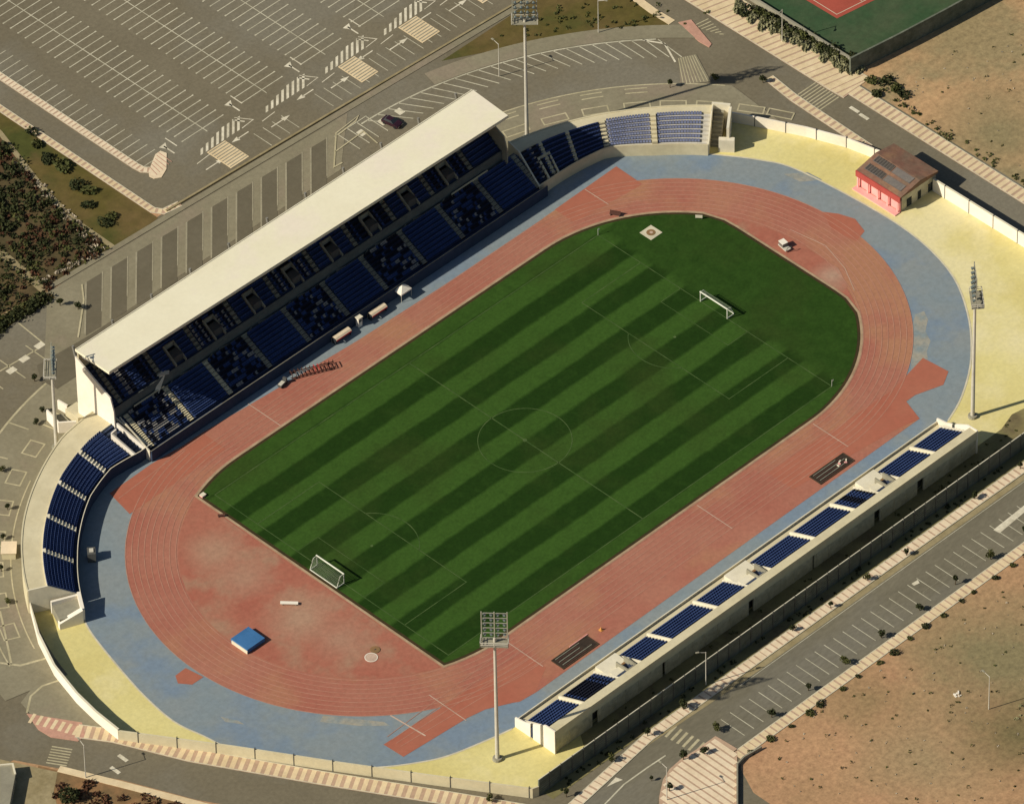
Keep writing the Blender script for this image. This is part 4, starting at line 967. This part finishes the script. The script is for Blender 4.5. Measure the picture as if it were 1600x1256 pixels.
o = empty('landing_mat', (-76.4, -2.2, 0.17)); tag(o, 'blue high jump landing mat lying on the red bend zone', 'landing mat')
b = MB(); b.box(-2.3, 2.3, -2.2, 2.3, 0.12, 1.0); b.build('cushion', 'matblue', o)
b = MB(); b.box(-2.45, -2.305, -2.3, 2.0, 0, 0.75); b.build('side_pad', 'concl', o)
b = MB(); b.box(-2.2, 2.2, -2.1, 2.2, 0, 0.118); b.build('pallet', 'steeld', o)
def pit(x0, x1, y0, y1, label, bright):
    o = empty('sand_pit', ((x0+x1)/2, (y0+y1)/2, 0.155)); tag(o, label, 'sand pit', 'covered jumping pits on the near straight')
    hx, hy = (x1-x0)/2, (y1-y0)/2
    b = MB(); b.box(-hx, hx, -hy, hy, 0.0, 0.06); b.build('cover', 'black', o)
    b = MB(); b.wall([(-hx, -hy), (hx, -hy), (hx, hy), (-hx, hy)], 0.2, 0, 0.12, closed=True); b.build('frame', 'sand', o)
    for k in range(6):
        yy = -hy+0.35+k*(2*hy-0.7)/5
        b = MB(); b.box(-hx*0.86, hx*(0.3+0.5*random.random()), yy-0.05, yy+0.05, 0.063, 0.13); b.build('batten', 'steelm' if k % 2 else 'brown', o)
    if bright:
        rnd = random.Random(3)
        for k in range(5):
            b = MB(); u, v = hx*(0.3+0.12*k), hy*rnd.uniform(-0.5, 0.6); b.obox((u, v), rnd.uniform(0, 3), 0.28, 0.14, 0.065, 0.25); b.build('weight', 'rosep' if k % 2 else 'concl', o)
    return o
pit(-40.0, -30.6, -50.3, -47.1, 'dark covered sand pit beside the near straight, nearer the bottom mast', False)
pit(30.8, 40.1, -49.8, -46.8, 'dark covered sand pit with pale weights beside the near straight, nearer the right end', True)
b = MB(); b.box(-35.0, -30.2, -47.0, -46.86, 0.15, 0.35); o = b.build('board', 'rosep'); tag(o, 'pink edge board beside the pit nearer the bottom mast', 'board')

o = empty('shadow_hurdle_rack', (-14.8, 43.8, 0.15), radians(-25)); tag(o, 'brown rack of stacked hurdles shaped after a long shadow on the far straight', 'shadow rack')  # brown bars laid along a cast shadow and standing in for it
for s in (-1, 1):
    b = MB(); b.box(-4.6, 4.6, s*0.85-0.09, s*0.85+0.09, 0.35, 0.5); b.build('side_rail', 'brown', o)
for k in range(12):
    b = MB(); x = -4.4+0.8*k; b.box(x-0.05, x+0.05, -0.85, 0.85, 0.95, 1.1); b.box(x-0.05, x+0.05, -0.85, -0.77, 0.5, 0.95); b.box(x-0.05, x+0.05, 0.77, 0.85, 0.5, 0.95); b.box(x-0.4, x+0.05, -0.8, -0.7, 0.5, 0.56); b.build('hurdle', 'red' if k in (6, 7) else 'brown', o)
for sx_ in (-3.6, 3.6):
    for sy in (-0.9, 0.9):
        b = MB(); b.tube((sx_, sy-0.08, 0.25), (sx_, sy+0.08, 0.25), 0.25, None, 10); b.build('wheel', 'tyre', o)
def small(name, label, cat, loc, parts, rz=0.0, group=None):
    o = empty(name, loc, rz); tag(o, label, cat, group)
    for nm, m, fn in parts:
        b = MB(); fn(b); b.build(nm, m, o)
    return o
small('equipment_cart', 'small dark cart at the foot of the grandstand beside the shadow rack', 'cart', (-21.6, 45.2, 0.15), [
    ('body', 'steeld', lambda b: (b.box(-1.1, 1.1, -0.45, 0.45, 0.3, 0.75), b.box(0.6, 1.0, -0.4, 0.4, 0.75, 1.4))),
    ('lid', 'steel', lambda b: b.box(-1.0, 0.3, -0.4, 0.4, 0.753, 0.85)),
    ('wheel', 'tyre', lambda b: b.tube((-0.8, -0.5, 0.2), (-0.8, 0.5, 0.2), 0.2)), ('wheel', 'tyre', lambda b: b.tube((0.8, -0.5, 0.2), (0.8, 0.5, 0.2), 0.2))], 0.2)
def dugout(x, label):
    o = empty('dugout', (x, 46.6, 0.12)); o.scale = (1, 0.8, 0.8); tag(o, label, 'dugout', 'team dugouts below the grandstand')
    b = MB(); pr = [(0.75, 0), (0.75, 1.9), (0.3, 2.15), (-0.5, 2.05), (-0.95, 1.7)]
    for (p, q_) in zip(pr, pr[1:]): b.face([(-2.1, *p), (2.1, *p), (2.1, *q_), (-2.1, *q_)]); b.face([(-2.1, p[0]-0.06, p[1]-0.06), (2.1, p[0]-0.06, p[1]-0.06), (2.1, q_[0]-0.06, q_[1]-0.06), (-2.1, q_[0]-0.06, q_[1]-0.06)][::-1])
    b.build('shell', 'creamp', o)
    b = MB(); b.box(-2.0, 2.0, -1.0, -0.92, 1.3, 1.72); b.build('fascia', 'red', o)
    b = MB(); b.box(-1.9, 1.9, 0.1, 0.55, 0.3, 0.5); b.box(-1.9, 1.9, 0.55, 0.62, 0.5, 1.0); b.build('bench', 'steeld', o)
    for s in (-2.08, 2.04):
        b = MB(); b.prism([(s, -0.6), (s+0.05, -0.6), (s+0.05, 0.7), (s, 0.7)], 0, 1.85); b.build('side_panel', 'glass', o)
dugout(-4.2, 'pale-roofed dugout with red fascia, the one nearer the left, below the grandstand')
dugout(5.6, 'pale-roofed dugout with red fascia, just left of the white gazebo')
small('gazebo', 'small white peaked gazebo at the foot of the grandstand', 'gazebo', (12.8, 46.9, 0.12), [
    ('canopy', 'white', lambda b: [b.face([P_, Q_, (0, 0, 2.9)]) for P_, Q_ in zip([(-1.4, -1.2, 2.1), (1.4, -1.2, 2.1), (1.4, 1.2, 2.1), (-1.4, 1.2, 2.1)], [(1.4, -1.2, 2.1), (1.4, 1.2, 2.1), (-1.4, 1.2, 2.1), (-1.4, -1.2, 2.1)])]+[b.wall([(-1.4, -1.2), (1.4, -1.2), (1.4, 1.2), (-1.4, 1.2)], 0.06, 1.8, 2.1, closed=True)]),
    ('leg', 'steel', lambda b: b.tube((-1.35, -1.15, 0), (-1.35, -1.15, 2.0), 0.05)), ('leg', 'steel', lambda b: b.tube((1.35, -1.15, 0), (1.35, -1.15, 2.0), 0.05)),
    ('leg', 'steel', lambda b: b.tube((1.35, 1.15, 0), (1.35, 1.15, 2.0), 0.05)), ('leg', 'steel', lambda b: b.tube((-1.35, 1.15, 0), (-1.35, 1.15, 2.0), 0.05))])
small('camera_booth', 'narrow white booth between the two dugouts below the grandstand', 'booth', (0.9, 46.9, 0.12), [
    ('body', 'white', lambda b: b.box(-0.5, 0.5, -0.4, 0.4, 0, 2.3)), ('roof', 'concl', lambda b: b.box(-0.7, 0.6, -0.6, 0.5, 2.303, 2.45)),
    ('window', 'glass', lambda b: b.box(-0.35, 0.35, -0.43, -0.402, 1.2, 1.9))])
x, y = 60.3, 24.95
o = empty('throwing_circle', (x, y, 0.2)); tag(o, 'square cream slab with brown throwing circle at the top of the pitch', 'throwing circle')
b = MB(); b.box(-1.6, 1.6, -1.6, 1.6, 0, 0.06); b.build('slab', 'kerbw', o)
b = MB(); b.poly(arc((0, 0), 0.95, 0, 360, 24)[:-1], 0.07); b.build('circle', 'dirt3', o)
b = MB(); b.poly(arc((0.05, 0), 0.35, 0, 360, 16)[:-1], 0.08); b.build('worn_centre', 'lined', o)
x, y = G(580, 1028)
small('throwing_circle', 'round pale throwing circle on the red bend zone at the bottom', 'throwing circle', (x, y, 0.17), [
    ('disc', 'lined', lambda b: b.prism(arc((0, 0), 1.25, 0, 360, 24)[:-1], 0, 0.06)), ('rim', 'white', lambda b: b.ribbon(arc((0, 0), 1.2, 0, 360, 24)[:-1], 0.15, 0.075, closed=True))])
x, y = G(586, 1016)
small('dark_disc', 'dark brown disc patch beside the round throwing circle', 'cover plate', (x, y, 0.17), [
    ('plate', 'dirt3', lambda b: b.prism(arc((0, 0), 1.0, 0, 360, 10)[:-1], 0, 0.10)), ('handle', 'steeld', lambda b: b.box(-0.2, 0.2, -0.05, 0.05, 0.105, 0.2))])  # plain dark brown disc for the dark patch by the circle
x, y = G(452, 945)
small('bench', 'pale flat bench on the red bend zone left of the near goal', 'bench', (x, y, 0.17), [
    ('seat', 'white', lambda b: b.box(-1.7, 1.7, -0.35, 0.35, 0.35, 0.5)), ('leg', 'concg', lambda b: b.box(-1.4, -1.2, -0.3, 0.3, 0, 0.347)), ('leg', 'concg', lambda b: b.box(1.2, 1.4, -0.3, 0.3, 0, 0.347))], radians(-48))
x, y = G(1226, 389)
small('equipment_trolley', 'white and grey equipment trolley at the edge of the grass near the top right bend', 'trolley', (x, y, 0.19), [
    ('base', 'steel', lambda b: b.box(-1.3, 1.3, -0.7, 0.7, 0.3, 0.5)), ('box', 'panelg', lambda b: b.box(-0.2, 1.2, -0.6, 0.6, 0.503, 1.3)), ('lid', 'white', lambda b: b.box(-0.25, 1.25, -0.65, 0.65, 1.303, 1.4)),
    ('handle', 'steeld', lambda b: (b.tube((-1.3, -0.5, 0.5), (-1.6, -0.5, 1.4), 0.06), b.tube((-1.3, 0.5, 0.5), (-1.6, 0.5, 1.4), 0.06), b.tube((-1.6, -0.5, 1.4), (-1.6, 0.5, 1.4), 0.06)))], radians(80))
x, y = G(961, 338)
small('bench', 'dark brown bench on the track beside the top of the pitch', 'bench', (x, y, 0.17), [
    ('seat', 'brown', lambda b: b.box(-1.1, 1.1, -0.3, 0.3, 0.45, 0.55)), ('backrest', 'brown', lambda b: b.box(-1.1, 1.1, 0.25, 0.33, 0.55, 1.05)), ('leg', 'steeld', lambda b: b.box(-0.95, -0.85, -0.25, 0.3, 0, 0.447)), ('leg', 'steeld', lambda b: b.box(0.85, 0.95, -0.25, 0.3, 0, 0.447))], radians(-60))
x, y = G(346, 808)
small('bench', 'small dark bench on the red bend zone beside the left corner of the pitch', 'bench', (x, y, 0.17), [
    ('seat', 'brown', lambda b: b.box(-0.7, 0.7, -0.25, 0.25, 0.4, 0.5)), ('leg', 'steeld', lambda b: b.box(-0.6, -0.5, -0.2, 0.2, 0, 0.397)), ('leg', 'steeld', lambda b: b.box(0.5, 0.6, -0.2, 0.2, 0, 0.397))], radians(-40))
x, y = G(1092, 344)
small('signboard', 'small pale board at the top edge of the grass', 'board', (x, y, 0.19), [
    ('panel', 'concl', lambda b: b.box(-0.7, 0.7, -0.04, 0.04, 0.4, 1.1)), ('leg', 'steeld', lambda b: b.box(-0.6, -0.52, -0.04, 0.04, 0, 0.397)), ('leg', 'steeld', lambda b: b.box(0.52, 0.6, -0.04, 0.04, 0, 0.397))], radians(-50))
x, y = G(939, 985)
small('marker_cone', 'orange marker cone beside the dark pit near the low stand', 'cone', (x, y, 0.17), [
    ('cone', 'orange', lambda b: b.tube((0, 0, 0.05), (0, 0, 0.75), 0.3, 0.05, 10)), ('base', 'orange', lambda b: b.box(-0.4, 0.4, -0.4, 0.4, 0, 0.048))])
x, y = G(317, 776)
small('marker_block', 'small pale block at the left corner of the pitch', 'marker block', (x, y, 0.17), [('block', 'rosep', lambda b: b.box(-0.5, 0.5, -0.4, 0.4, 0, 0.4)), ('cap', 'concl', lambda b: b.box(-0.55, 0.55, -0.45, 0.45, 0.403, 0.47))])
x, y = G(26, 866)
small('kiosk', 'flat cream kiosk on the concourse at the left edge', 'kiosk', (x-1, y+1, 0.1), [('wall', 'conc', lambda b: b.box(-1.5, 1.5, -1.3, 1.3, 0, 1.6)), ('roof', 'creamp', lambda b: b.box(-1.7, 1.7, -1.5, 1.5, 1.603, 1.8)), ('hatch', 'steeld', lambda b: b.box(-0.8, 0.8, -1.33, -1.302, 0.6, 1.3))], radians(45))
x, y = G(137, 876)
small('control_box', 'dark cabinet against the inner wall of the curved left stand', 'cabinet', (x+0.8, y-0.3, 0.12), [('body', 'steeld', lambda b: b.box(-1.0, 1.0, -0.8, 0.8, 0, 2.2)), ('lid', 'steel', lambda b: b.box(-0.5, 0.5, -0.4, 0.4, 2.203, 2.4))], radians(50))

# dark car
o = empty('parked_car', (47.8, 85.6, 0.03), radians(-80)); tag(o, 'dark maroon car parked in a bay behind the grandstand roof', 'car')
b = MB()
sec = [(-2.1, 0.45, 0.78, 0.78), (-1.9, 0.3, 0.95, 0.86), (-0.95, 0.28, 1.02, 0.9), (1.2, 0.28, 1.0, 0.9), (1.95, 0.3, 0.85, 0.85), (2.15, 0.42, 0.7, 0.75)]
for (xa, za, ta, wa), (xb, zb, tb_, wb_) in zip(sec, sec[1:]):
    A_ = [(xa, -wa, za), (xa, -wa, ta), (xa, wa, ta), (xa, wa, za)]; B_ = [(xb, -wb_, zb), (xb, -wb_, tb_), (xb, wb_, tb_), (xb, wb_, zb)]
    for i in range(4): b.face([A_[i], A_[(i+1) % 4], B_[(i+1) % 4], B_[i]])
b.face([(-2.1, -0.78, 0.45), (-2.1, 0.78, 0.45), (-2.1, 0.78, 0.78), (-2.1, -0.78, 0.78)]); b.face([(2.15, -0.75, 0.42), (2.15, -0.75, 0.7), (2.15, 0.75, 0.7), (2.15, 0.75, 0.42)]); b.build('body', 'carp', o)
b = MB(); lo_ = [(-1.6, -0.84), (0.95, -0.84), (0.95, 0.84), (-1.6, 0.84)]; hi_ = [(-1.1, -0.64), (0.25, -0.64), (0.25, 0.64), (-1.1, 0.64)]
for i in range(4): b.face([(*lo_[i], 1.0), (*lo_[(i+1) % 4], 1.0), (*hi_[(i+1) % 4], 1.42), (*hi_[i], 1.42)])
b.build('windows', 'glass', o)
b = MB(); b.poly(hi_, 1.425); b.build('roof', 'carp', o)
for sx_ in (-1.3, 1.35):
    for sy in (-0.82, 0.82):
        b = MB(); b.tube((sx_, sy-0.1, 0.32), (sx_, sy+0.1, 0.32), 0.32, None, 12); b.build('wheel', 'tyre', o)
for sy in (-0.55, 0.55):
    b = MB(); b.box(2.1, 2.17, sy-0.18, sy+0.18, 0.5, 0.66); b.build('headlight', 'steel', o)

# ================================================================== VEGETATION
def crown(b, c, rx, rz, n, leaf, rnd, lumpy=0.25):
    lob = [(Vector((rnd.gauss(0, 1), rnd.gauss(0, 1), rnd.gauss(0, 1))).normalized(), rnd.uniform(0.7, 1.25)) for _ in range(7)]
    for _ in range(n):
        d = Vector((rnd.gauss(0, 1), rnd.gauss(0, 1), rnd.gauss(0, 1))).normalized()
        w_ = max(lob, key=lambda q_: q_[0].dot(d))[1]
        k = rnd.uniform(0.35, 1.0)**0.5*w_
        p = Vector((c[0]+d.x*rx*k, c[1]+d.y*rx*k, c[2]+d.z*rz*k))
        if p.z < 0.03: p.z = 0.03+rnd.random()*0.1
        a = Vector((rnd.gauss(0, 1), rnd.gauss(0, 1), rnd.gauss(0, 1))).normalized(); e = a.orthogonal().normalized()*leaf*rnd.uniform(0.6, 1.3); f = a.cross(e).normalized()*leaf*rnd.uniform(0.5, 1)
        b.face([p-e, p-f, p+e, p+f])
def make_tree(seed, h, r, lm='leaf', n=220):
    rnd = random.Random(seed); root = empty('street_tree', (0, 0, 0)); lean = rnd.uniform(-0.2, 0.2)
    b = MB(); b.tube((0, 0, 0), (0.05, 0.03, h*0.55), 0.13, 0.08, 7)
    for k in range(4):
        a = k*1.6+rnd.random(); b.tube((0.05, 0.03, h*0.5), (cos(a)*r*0.6, sin(a)*r*0.6, h*0.85), 0.06, 0.03, 5)
    b.build('trunk', 'bark', root)
    b = MB(); crown(b, (lean, 0, h*0.68), r*0.75, r*0.75, n//2, 0.2, rnd); crown(b, (-lean-0.35*r, 0.4*r, h*0.58), r*0.6, r*0.5, n//3, 0.18, rnd); crown(b, (0.4*r, -0.35*r, h*0.62), r*0.55, r*0.5, n//3, 0.18, rnd); b.build('crown', lm, root)
    return root
T0 = [make_tree(s, (2.1, 2.7, 1.8, 2.3)[s], (0.9, 0.75, 1.0, 0.8)[s], ('leaf', 'leaf', 'leaf2', 'leaf')[s], 240) for s in range(4)]
used = set(); TREEN = [0]
ordn = ['first', 'second', 'third', 'fourth', 'fifth', 'sixth', 'seventh', 'eighth', 'ninth', 'tenth', 'eleventh', 'twelfth']
def put_tree(x, y, label, group, s=1.0):
    k = TREEN[0] % 4; TREEN[0] += 1
    if k in used: o = copy_tree(T0[k])
    else: o = T0[k]; used.add(k)
    o.location = (x, y, 0.12); o.rotation_euler.z = random.uniform(0, 6); o.scale = (s*random.uniform(0.8, 1.1), s*random.uniform(0.8, 1.1), s*random.uniform(0.8, 1.15)); tag(o, label, 'tree', group)
for i, x in enumerate((-22, -12, -2, 8, 18.5, 28.4, 38.2, 48)):
    put_tree(x, -87.5, 'small round tree at the painted street bays, %s from the corner plaza' % ordn[i], 'street trees at the painted bays', random.uniform(0.85, 1.05))
for i, (u, v) in enumerate(((1238, 986), (1298, 950), (1355, 907), (1416, 868), (1523, 780), (1594, 733))):
    x, y = G(u, v); put_tree(x, y, 'small tree on the kerb below the retaining wall, %s from the left' % ordn[i], 'street trees below the retaining wall', random.uniform(0.6, 0.8))
lab = {(955, 1190): 'street tree on the near striped pavement left of the crosswalk', (1012, 1150): 'street tree at the upper end of the crosswalk', (1068, 1108): 'street tree above the crosswalk where the pavement narrows',
       (885, 1245): 'street tree at the lower end of the retaining wall', (765, 1252): 'round tree on the bottom striped pavement', (1068, 1187): 'tree at the edge of the corner plaza by the crosswalk', (1100, 1178): 'tree on the red slabs of the corner plaza',
       (1046, 1236): 'lowest small tree on the corner plaza', (1120, 1142): 'small tree on the tip of the corner plaza', (1018, 1220): 'tiny tree in the street beside the corner plaza'}
for (u, v), l in lab.items():
    x, y = G(u, v); put_tree(x, y, l, 'trees around the corner plaza', 0.95 if 'tiny' not in l else 0.5)
lab = {(1192, 130): 'dark street tree on the road edge above the cream wall', (1047, 138): 'street tree beside the raised crossing on the ring road', (1117, 126): 'small tree with pale base right of the raised crossing',
       (94, 478): 'lone small tree near the top of the left concourse', (122, 484): 'small tree beside the first bus bay', (54, 596): 'small tree on the left concourse below the mast'}
for (u, v), l in lab.items():
    x, y = G(u, v); put_tree(x, y, l, 'small trees on the ring road', 0.85)
for i, (u, v) in enumerate(((3, 737), (12, 797), (5, 843), (2, 893), (12, 943), (66, 645), (57, 664))):
    x, y = G(u, v); put_tree(x, y, 'small dark tree in the left concourse, %s counting downward along the edge' % ordn[i], 'trees along the left concourse', 0.75)

def make_shrub(seed, lm, n=160, rx=1.2, rz=0.8, leaf=0.28, name='shrub'):
    rnd = random.Random(seed); b = MB(); crown(b, (0, 0, rz*0.6), rx, rz, n, leaf, rnd); return b.build(name, lm)
SH = [make_shrub(50+i, ('leaf', 'leaf2')[i % 2]) for i in range(4)]; shu = set()
def put_shrub(i, x, y, s, label, group, cat='shrub', z=0.06):
    if i in shu: o = SH[i].copy(); S.collection.objects.link(o)
    else: o = SH[i]; shu.add(i)
    o.location = (x, y, z); o.scale = (s*random.uniform(0.9, 1.5), s, s*0.8); o.rotation_euler.z = random.uniform(0, 6); tag(o, label, cat, group)
for i in range(19):
    x = -31+4.7*i+random.uniform(-1, 1)
    put_shrub(i % 4, x, -91.7+random.uniform(-0.5, 0.3), random.uniform(0.4, 0.75), 'low shrub on the earth edge of the far street pavement', 'shrubs along the far street pavement')
for i, (u, v) in enumerate(((50, 208), (58, 228), (72, 252), (98, 262), (120, 292), (138, 300), (135, 322), (175, 340), (165, 350))):
    x, y = G(u, v); put_shrub(i % 4, x, y, random.uniform(0.9, 1.4), 'dark bush on the grass bank between the dusty path and the side pavement', 'bushes on the grass bank')
PALE = [make_shrub(80+i, 'leaf3', 120, 1.1, 0.8, 0.35, 'agave') for i in range(3)]
for i in range(26):
    t = i/25; u, v = 1150+190*t+random.uniform(-6, 6), 12+100*t+random.uniform(-4, 6)
    x, y = G(u, v); k = i % 3
    o = PALE[k] if i < 3 else PALE[k].copy()
    if i >= 3: S.collection.objects.link(o)
    o.location = (x, y, 0.05); s = random.uniform(0.9, 1.5); o.scale = (s*1.4, s*0.7, s*0.55); o.rotation_euler.z = radians(30)+random.uniform(-.3, .3)
    tag(o, 'pale dusty plant in the row between the wide pavement and the green court', 'plant', 'pale plants beside the green court')
for i in range(20):
    t = i/19; u, v = 1172+160*t+random.uniform(-8, 8), 16+84*t+random.uniform(-6, 6)
    x, y = G(u, v); put_shrub(i % 4, x, y, random.uniform(0.9, 1.3), 'dark green bush among the pale plants beside the green court', 'green bushes beside the court')
for i, (u, v) in enumerate(((1385, 128), (1400, 140), (1372, 150), (1362, 128), (1412, 150))):
    x, y = G(u, v); put_shrub(i % 4, x, y, 1.0, 'dark bush at the foot of the tall dark wall by the avenue', 'bushes by the tall dark wall')

def scatter(name, label, cat, mt, region, n, r0, r1, z=0.08, leaf=0.3, per=26, flat=0.5, seed=1, clump=None):
    """ground vegetation nobody could count: one object"""
    rnd = random.Random(seed); b = MB()
    xs = [p[0] for p in region]; ys = [p[1] for p in region]
    def inside(x, y):
        c = False; j = len(region)-1
        for i in range(len(region)):
            if (region[i][1] > y) != (region[j][1] > y) and x < (region[j][0]-region[i][0])*(y-region[i][1])/(region[j][1]-region[i][1])+region[i][0]: c = not c
            j = i
        return c
    cl = [(rnd.uniform(min(xs), max(xs)), rnd.uniform(min(ys), max(ys))) for _ in range(clump or 1)]
    k = 0; tries = 0
    while k < n and tries < n*30:
        tries += 1
        if clump:
            c = rnd.choice(cl); x, y = rnd.gauss(c[0], 7), rnd.gauss(c[1], 7)
        else: x, y = rnd.uniform(min(xs), max(xs)), rnd.uniform(min(ys), max(ys))
        if not inside(x, y): continue
        r = rnd.uniform(r0, r1); crown(b, (x, y, z+r*flat*0.5), r, r*flat, per, leaf, rnd); k += 1
    o = b.build(name, mt); tag(o, label, cat, kind='stuff')
scr = SCR
scatter('scrub', 'dark tangled scrub covering the soil at the left edge', 'scrub', 'leaf', scr, 190, 0.5, 1.9, leaf=0.34, per=30, seed=1, clump=30)
scatter('scrub', 'olive scrub mixed through the dark undergrowth at the left', 'scrub', 'leaf2', scr, 130, 0.5, 1.5, leaf=0.3, per=22, seed=2)
scatter('scrub', 'reddish dry scrub in the dark undergrowth at the left', 'scrub', 'leafr', scr, 90, 0.4, 1.2, leaf=0.35, per=26, seed=3, clump=9)
rim = GP([(168, 390), (110, 424), (75, 446), (60, 440), (100, 415), (140, 390), (120, 365), (60, 300), (20, 250), (50, 270)])
scatter('rubble', 'pale rocks and dry stalks around the edge of the dark scrub', 'rubble', 'rock', rim, 130, 0.2, 0.5, leaf=0.28, per=7, seed=4)
scatter('scrub', 'green grass strip bushes above the left concourse', 'scrub', 'leaf2', GP([(70, 462), (0, 508), (-60, 545), (-60, 528), (0, 497), (66, 458)]), 60, 0.5, 1.2, leaf=0.3, per=20, seed=5)
scatter('hedge', 'dark hedge in the shade at the top of the left concourse', 'hedge', 'leaf', GP([(82, 468), (40, 494), (0, 522), (-60, 560), (-60, 545), (0, 506), (70, 464)]), 80, 0.7, 1.5, leaf=0.3, per=26, flat=0.8, seed=6)
lot = [(-30, -93), (150, -93), (150, -170), (-20, -150), (-36, -110)]
scatter('dry_weeds', 'low olive weeds dotting the brown earth lot at the bottom right', 'weeds', 'leaf2', lot, 380, 0.15, 0.5, leaf=0.18, per=8, flat=0.5, seed=7)
scatter('dry_weeds', 'denser dry weeds on the weedy patch at the right edge', 'weeds', 'leaf3', [(8, -121), (40, -104), (90, -99), (120, -110), (110, -150), (0, -145)], 600, 0.2, 0.6, leaf=0.2, per=8, flat=0.5, seed=8, clump=26)
scatter('dry_weeds', 'small dark tufts scattered over the orange earth field', 'weeds', 'leaf2', [(122.5, 24), (200, 15), (200, -60), (122.5, -60)], 150, 0.15, 0.55, leaf=0.18, per=10, flat=0.5, seed=9)
scatter('dry_weeds', 'weeds along the edge of the avenue pavement and the earth field', 'weeds', 'leaf2', [(122, 24), (124.5, 24), (123.5, -60), (122, -60)], 60, 0.3, 0.8, leaf=0.25, per=14, flat=0.5, seed=10)
scatter('weeds', 'rough tufts on the green verge at the top', 'weeds', 'leaf2', [(77, 89.5), (95, 93), (104, 95.5), (123, 102), (116.5, 62), (108, 66), (100, 74), (90, 82)], 130, 0.2, 0.7, leaf=0.25, per=12, flat=0.4, seed=11)
scatter('weeds', 'tufts of weeds in the shaded yard behind the low stand', 'weeds', 'leaf2', [(-48, -70.2), (66, -70.2), (70, -63.5), (60, -64), (60, -66), (-48, -66)], 90, 0.2, 0.6, leaf=0.2, per=12, flat=0.4, seed=12)
scatter('creepers', 'dark creepers and shrubs in the strip at the foot of the retaining wall', 'creepers', 'leaf', [(-64, -72.9), (108, -72.9), (108, -71.3), (-64, -71.3)], 110, 0.2, 0.5, leaf=0.22, per=14, flat=0.7, seed=13)
scatter('scrub', 'reddish brown scrub below the bottom left kerb', 'scrub', 'leafr', GP([(95, 1212), (200, 1240), (300, 1262), (300, 1300), (60, 1300), (90, 1235)]), 60, 0.6, 1.3, leaf=0.35, per=26, seed=14)
b = MB(); b.poly(GP([(60, 1196), (92, 1204), (300, 1258), (500, 1300), (500, 1400), (20, 1400)]), 0.055); struct(b, 'brown_verge', 'dirt3')
b = MB(); b.poly(GP([(-90, 1166), (0, 1186), (90, 1206), (84, 1236), (90, 1262), (34, 1320), (-90, 1320)]), 0.07); struct(b, 'pale_earth', 'path')
SH2 = make_shrub(97, 'leaf', 380, 1.9, 1.8, 0.3, 'bush'); x, y = G(110, 1248); SH2.location = (x, y, 0.05); tag(SH2, 'dark bush with reddish scrub behind it at the bottom left corner', 'bush')
x, y = G(1250, 690+0)
scatter('stones', 'loose pale stones scattered over the brown earth lot', 'stones', 'rock', lot, 420, 0.08, 0.22, leaf=0.16, per=5, seed=21)
scatter('stones', 'loose stones and clods on the orange earth field', 'stones', 'rock', [(122.5, 24), (200, 15), (200, -60), (122.5, -60)], 200, 0.08, 0.22, leaf=0.16, per=5, seed=22)
# trash pile, rubble on the lot
x, y = G(1497, 1086)
b = MB(); rnd = random.Random(5)
for k in range(9): b.obox((rnd.uniform(-1, 1), rnd.uniform(-1, 1)), rnd.uniform(0, 3), rnd.uniform(.15, .5), rnd.uniform(.1, .3), 0, rnd.uniform(.15, .5))
o = b.build('debris_pile', 'white'); o.location = (x, y, 0.06); o.scale = (0.6, 0.6, 0.6); tag(o, 'small white debris pile on the brown earth lot', 'debris')

# ================================================================== STREET LAMPS
def make_lamp():
    root = empty('street_lamp', (0, 0, 0))
    b = MB(); b.tube((0, 0, 0), (0, 0, 8.5), 0.11, 0.07, 8); b.build('pole', 'steel', root)
    b = MB(); b.tube((0, 0, 8.4), (1.5, 0, 8.8), 0.06, 0.05, 6); b.build('arm', 'steel', root)
    b = MB(); b.box(1.3, 2.0, -0.16, 0.16, 8.75, 8.9); b.build('lamp_head', 'concg', root)
    return root
ll = {(1042, 1250, 90): 'thin street lamp on the corner plaza', (1545, 1108, 90): 'thin lamp post on the brown earth lot at the right', (1222, 66, 200): 'street lamp on the wide striped pavement at the top',
      (1103, 1070, 150): 'street lamp on the pavement below the retaining wall', (134, 1215, 80): 'street lamp on the lower kerb at the bottom left', (780, 120, 90): 'street lamp by the ring road left of the top mast', (935, 52, -60): 'street lamp at the edge of the green verge',
      (1420, 590+585, 90): None}
L0 = None
for (u, v, a), l in ll.items():
    if not l: continue
    if L0 is None: L0 = make_lamp(); o = L0
    else: o = copy_tree(L0)
    x, y = G(u, v); o.location = (x, y, 0.1); o.rotation_euler.z = radians(a); tag(o, l, 'street lamp', 'street lamps')
b = MB()
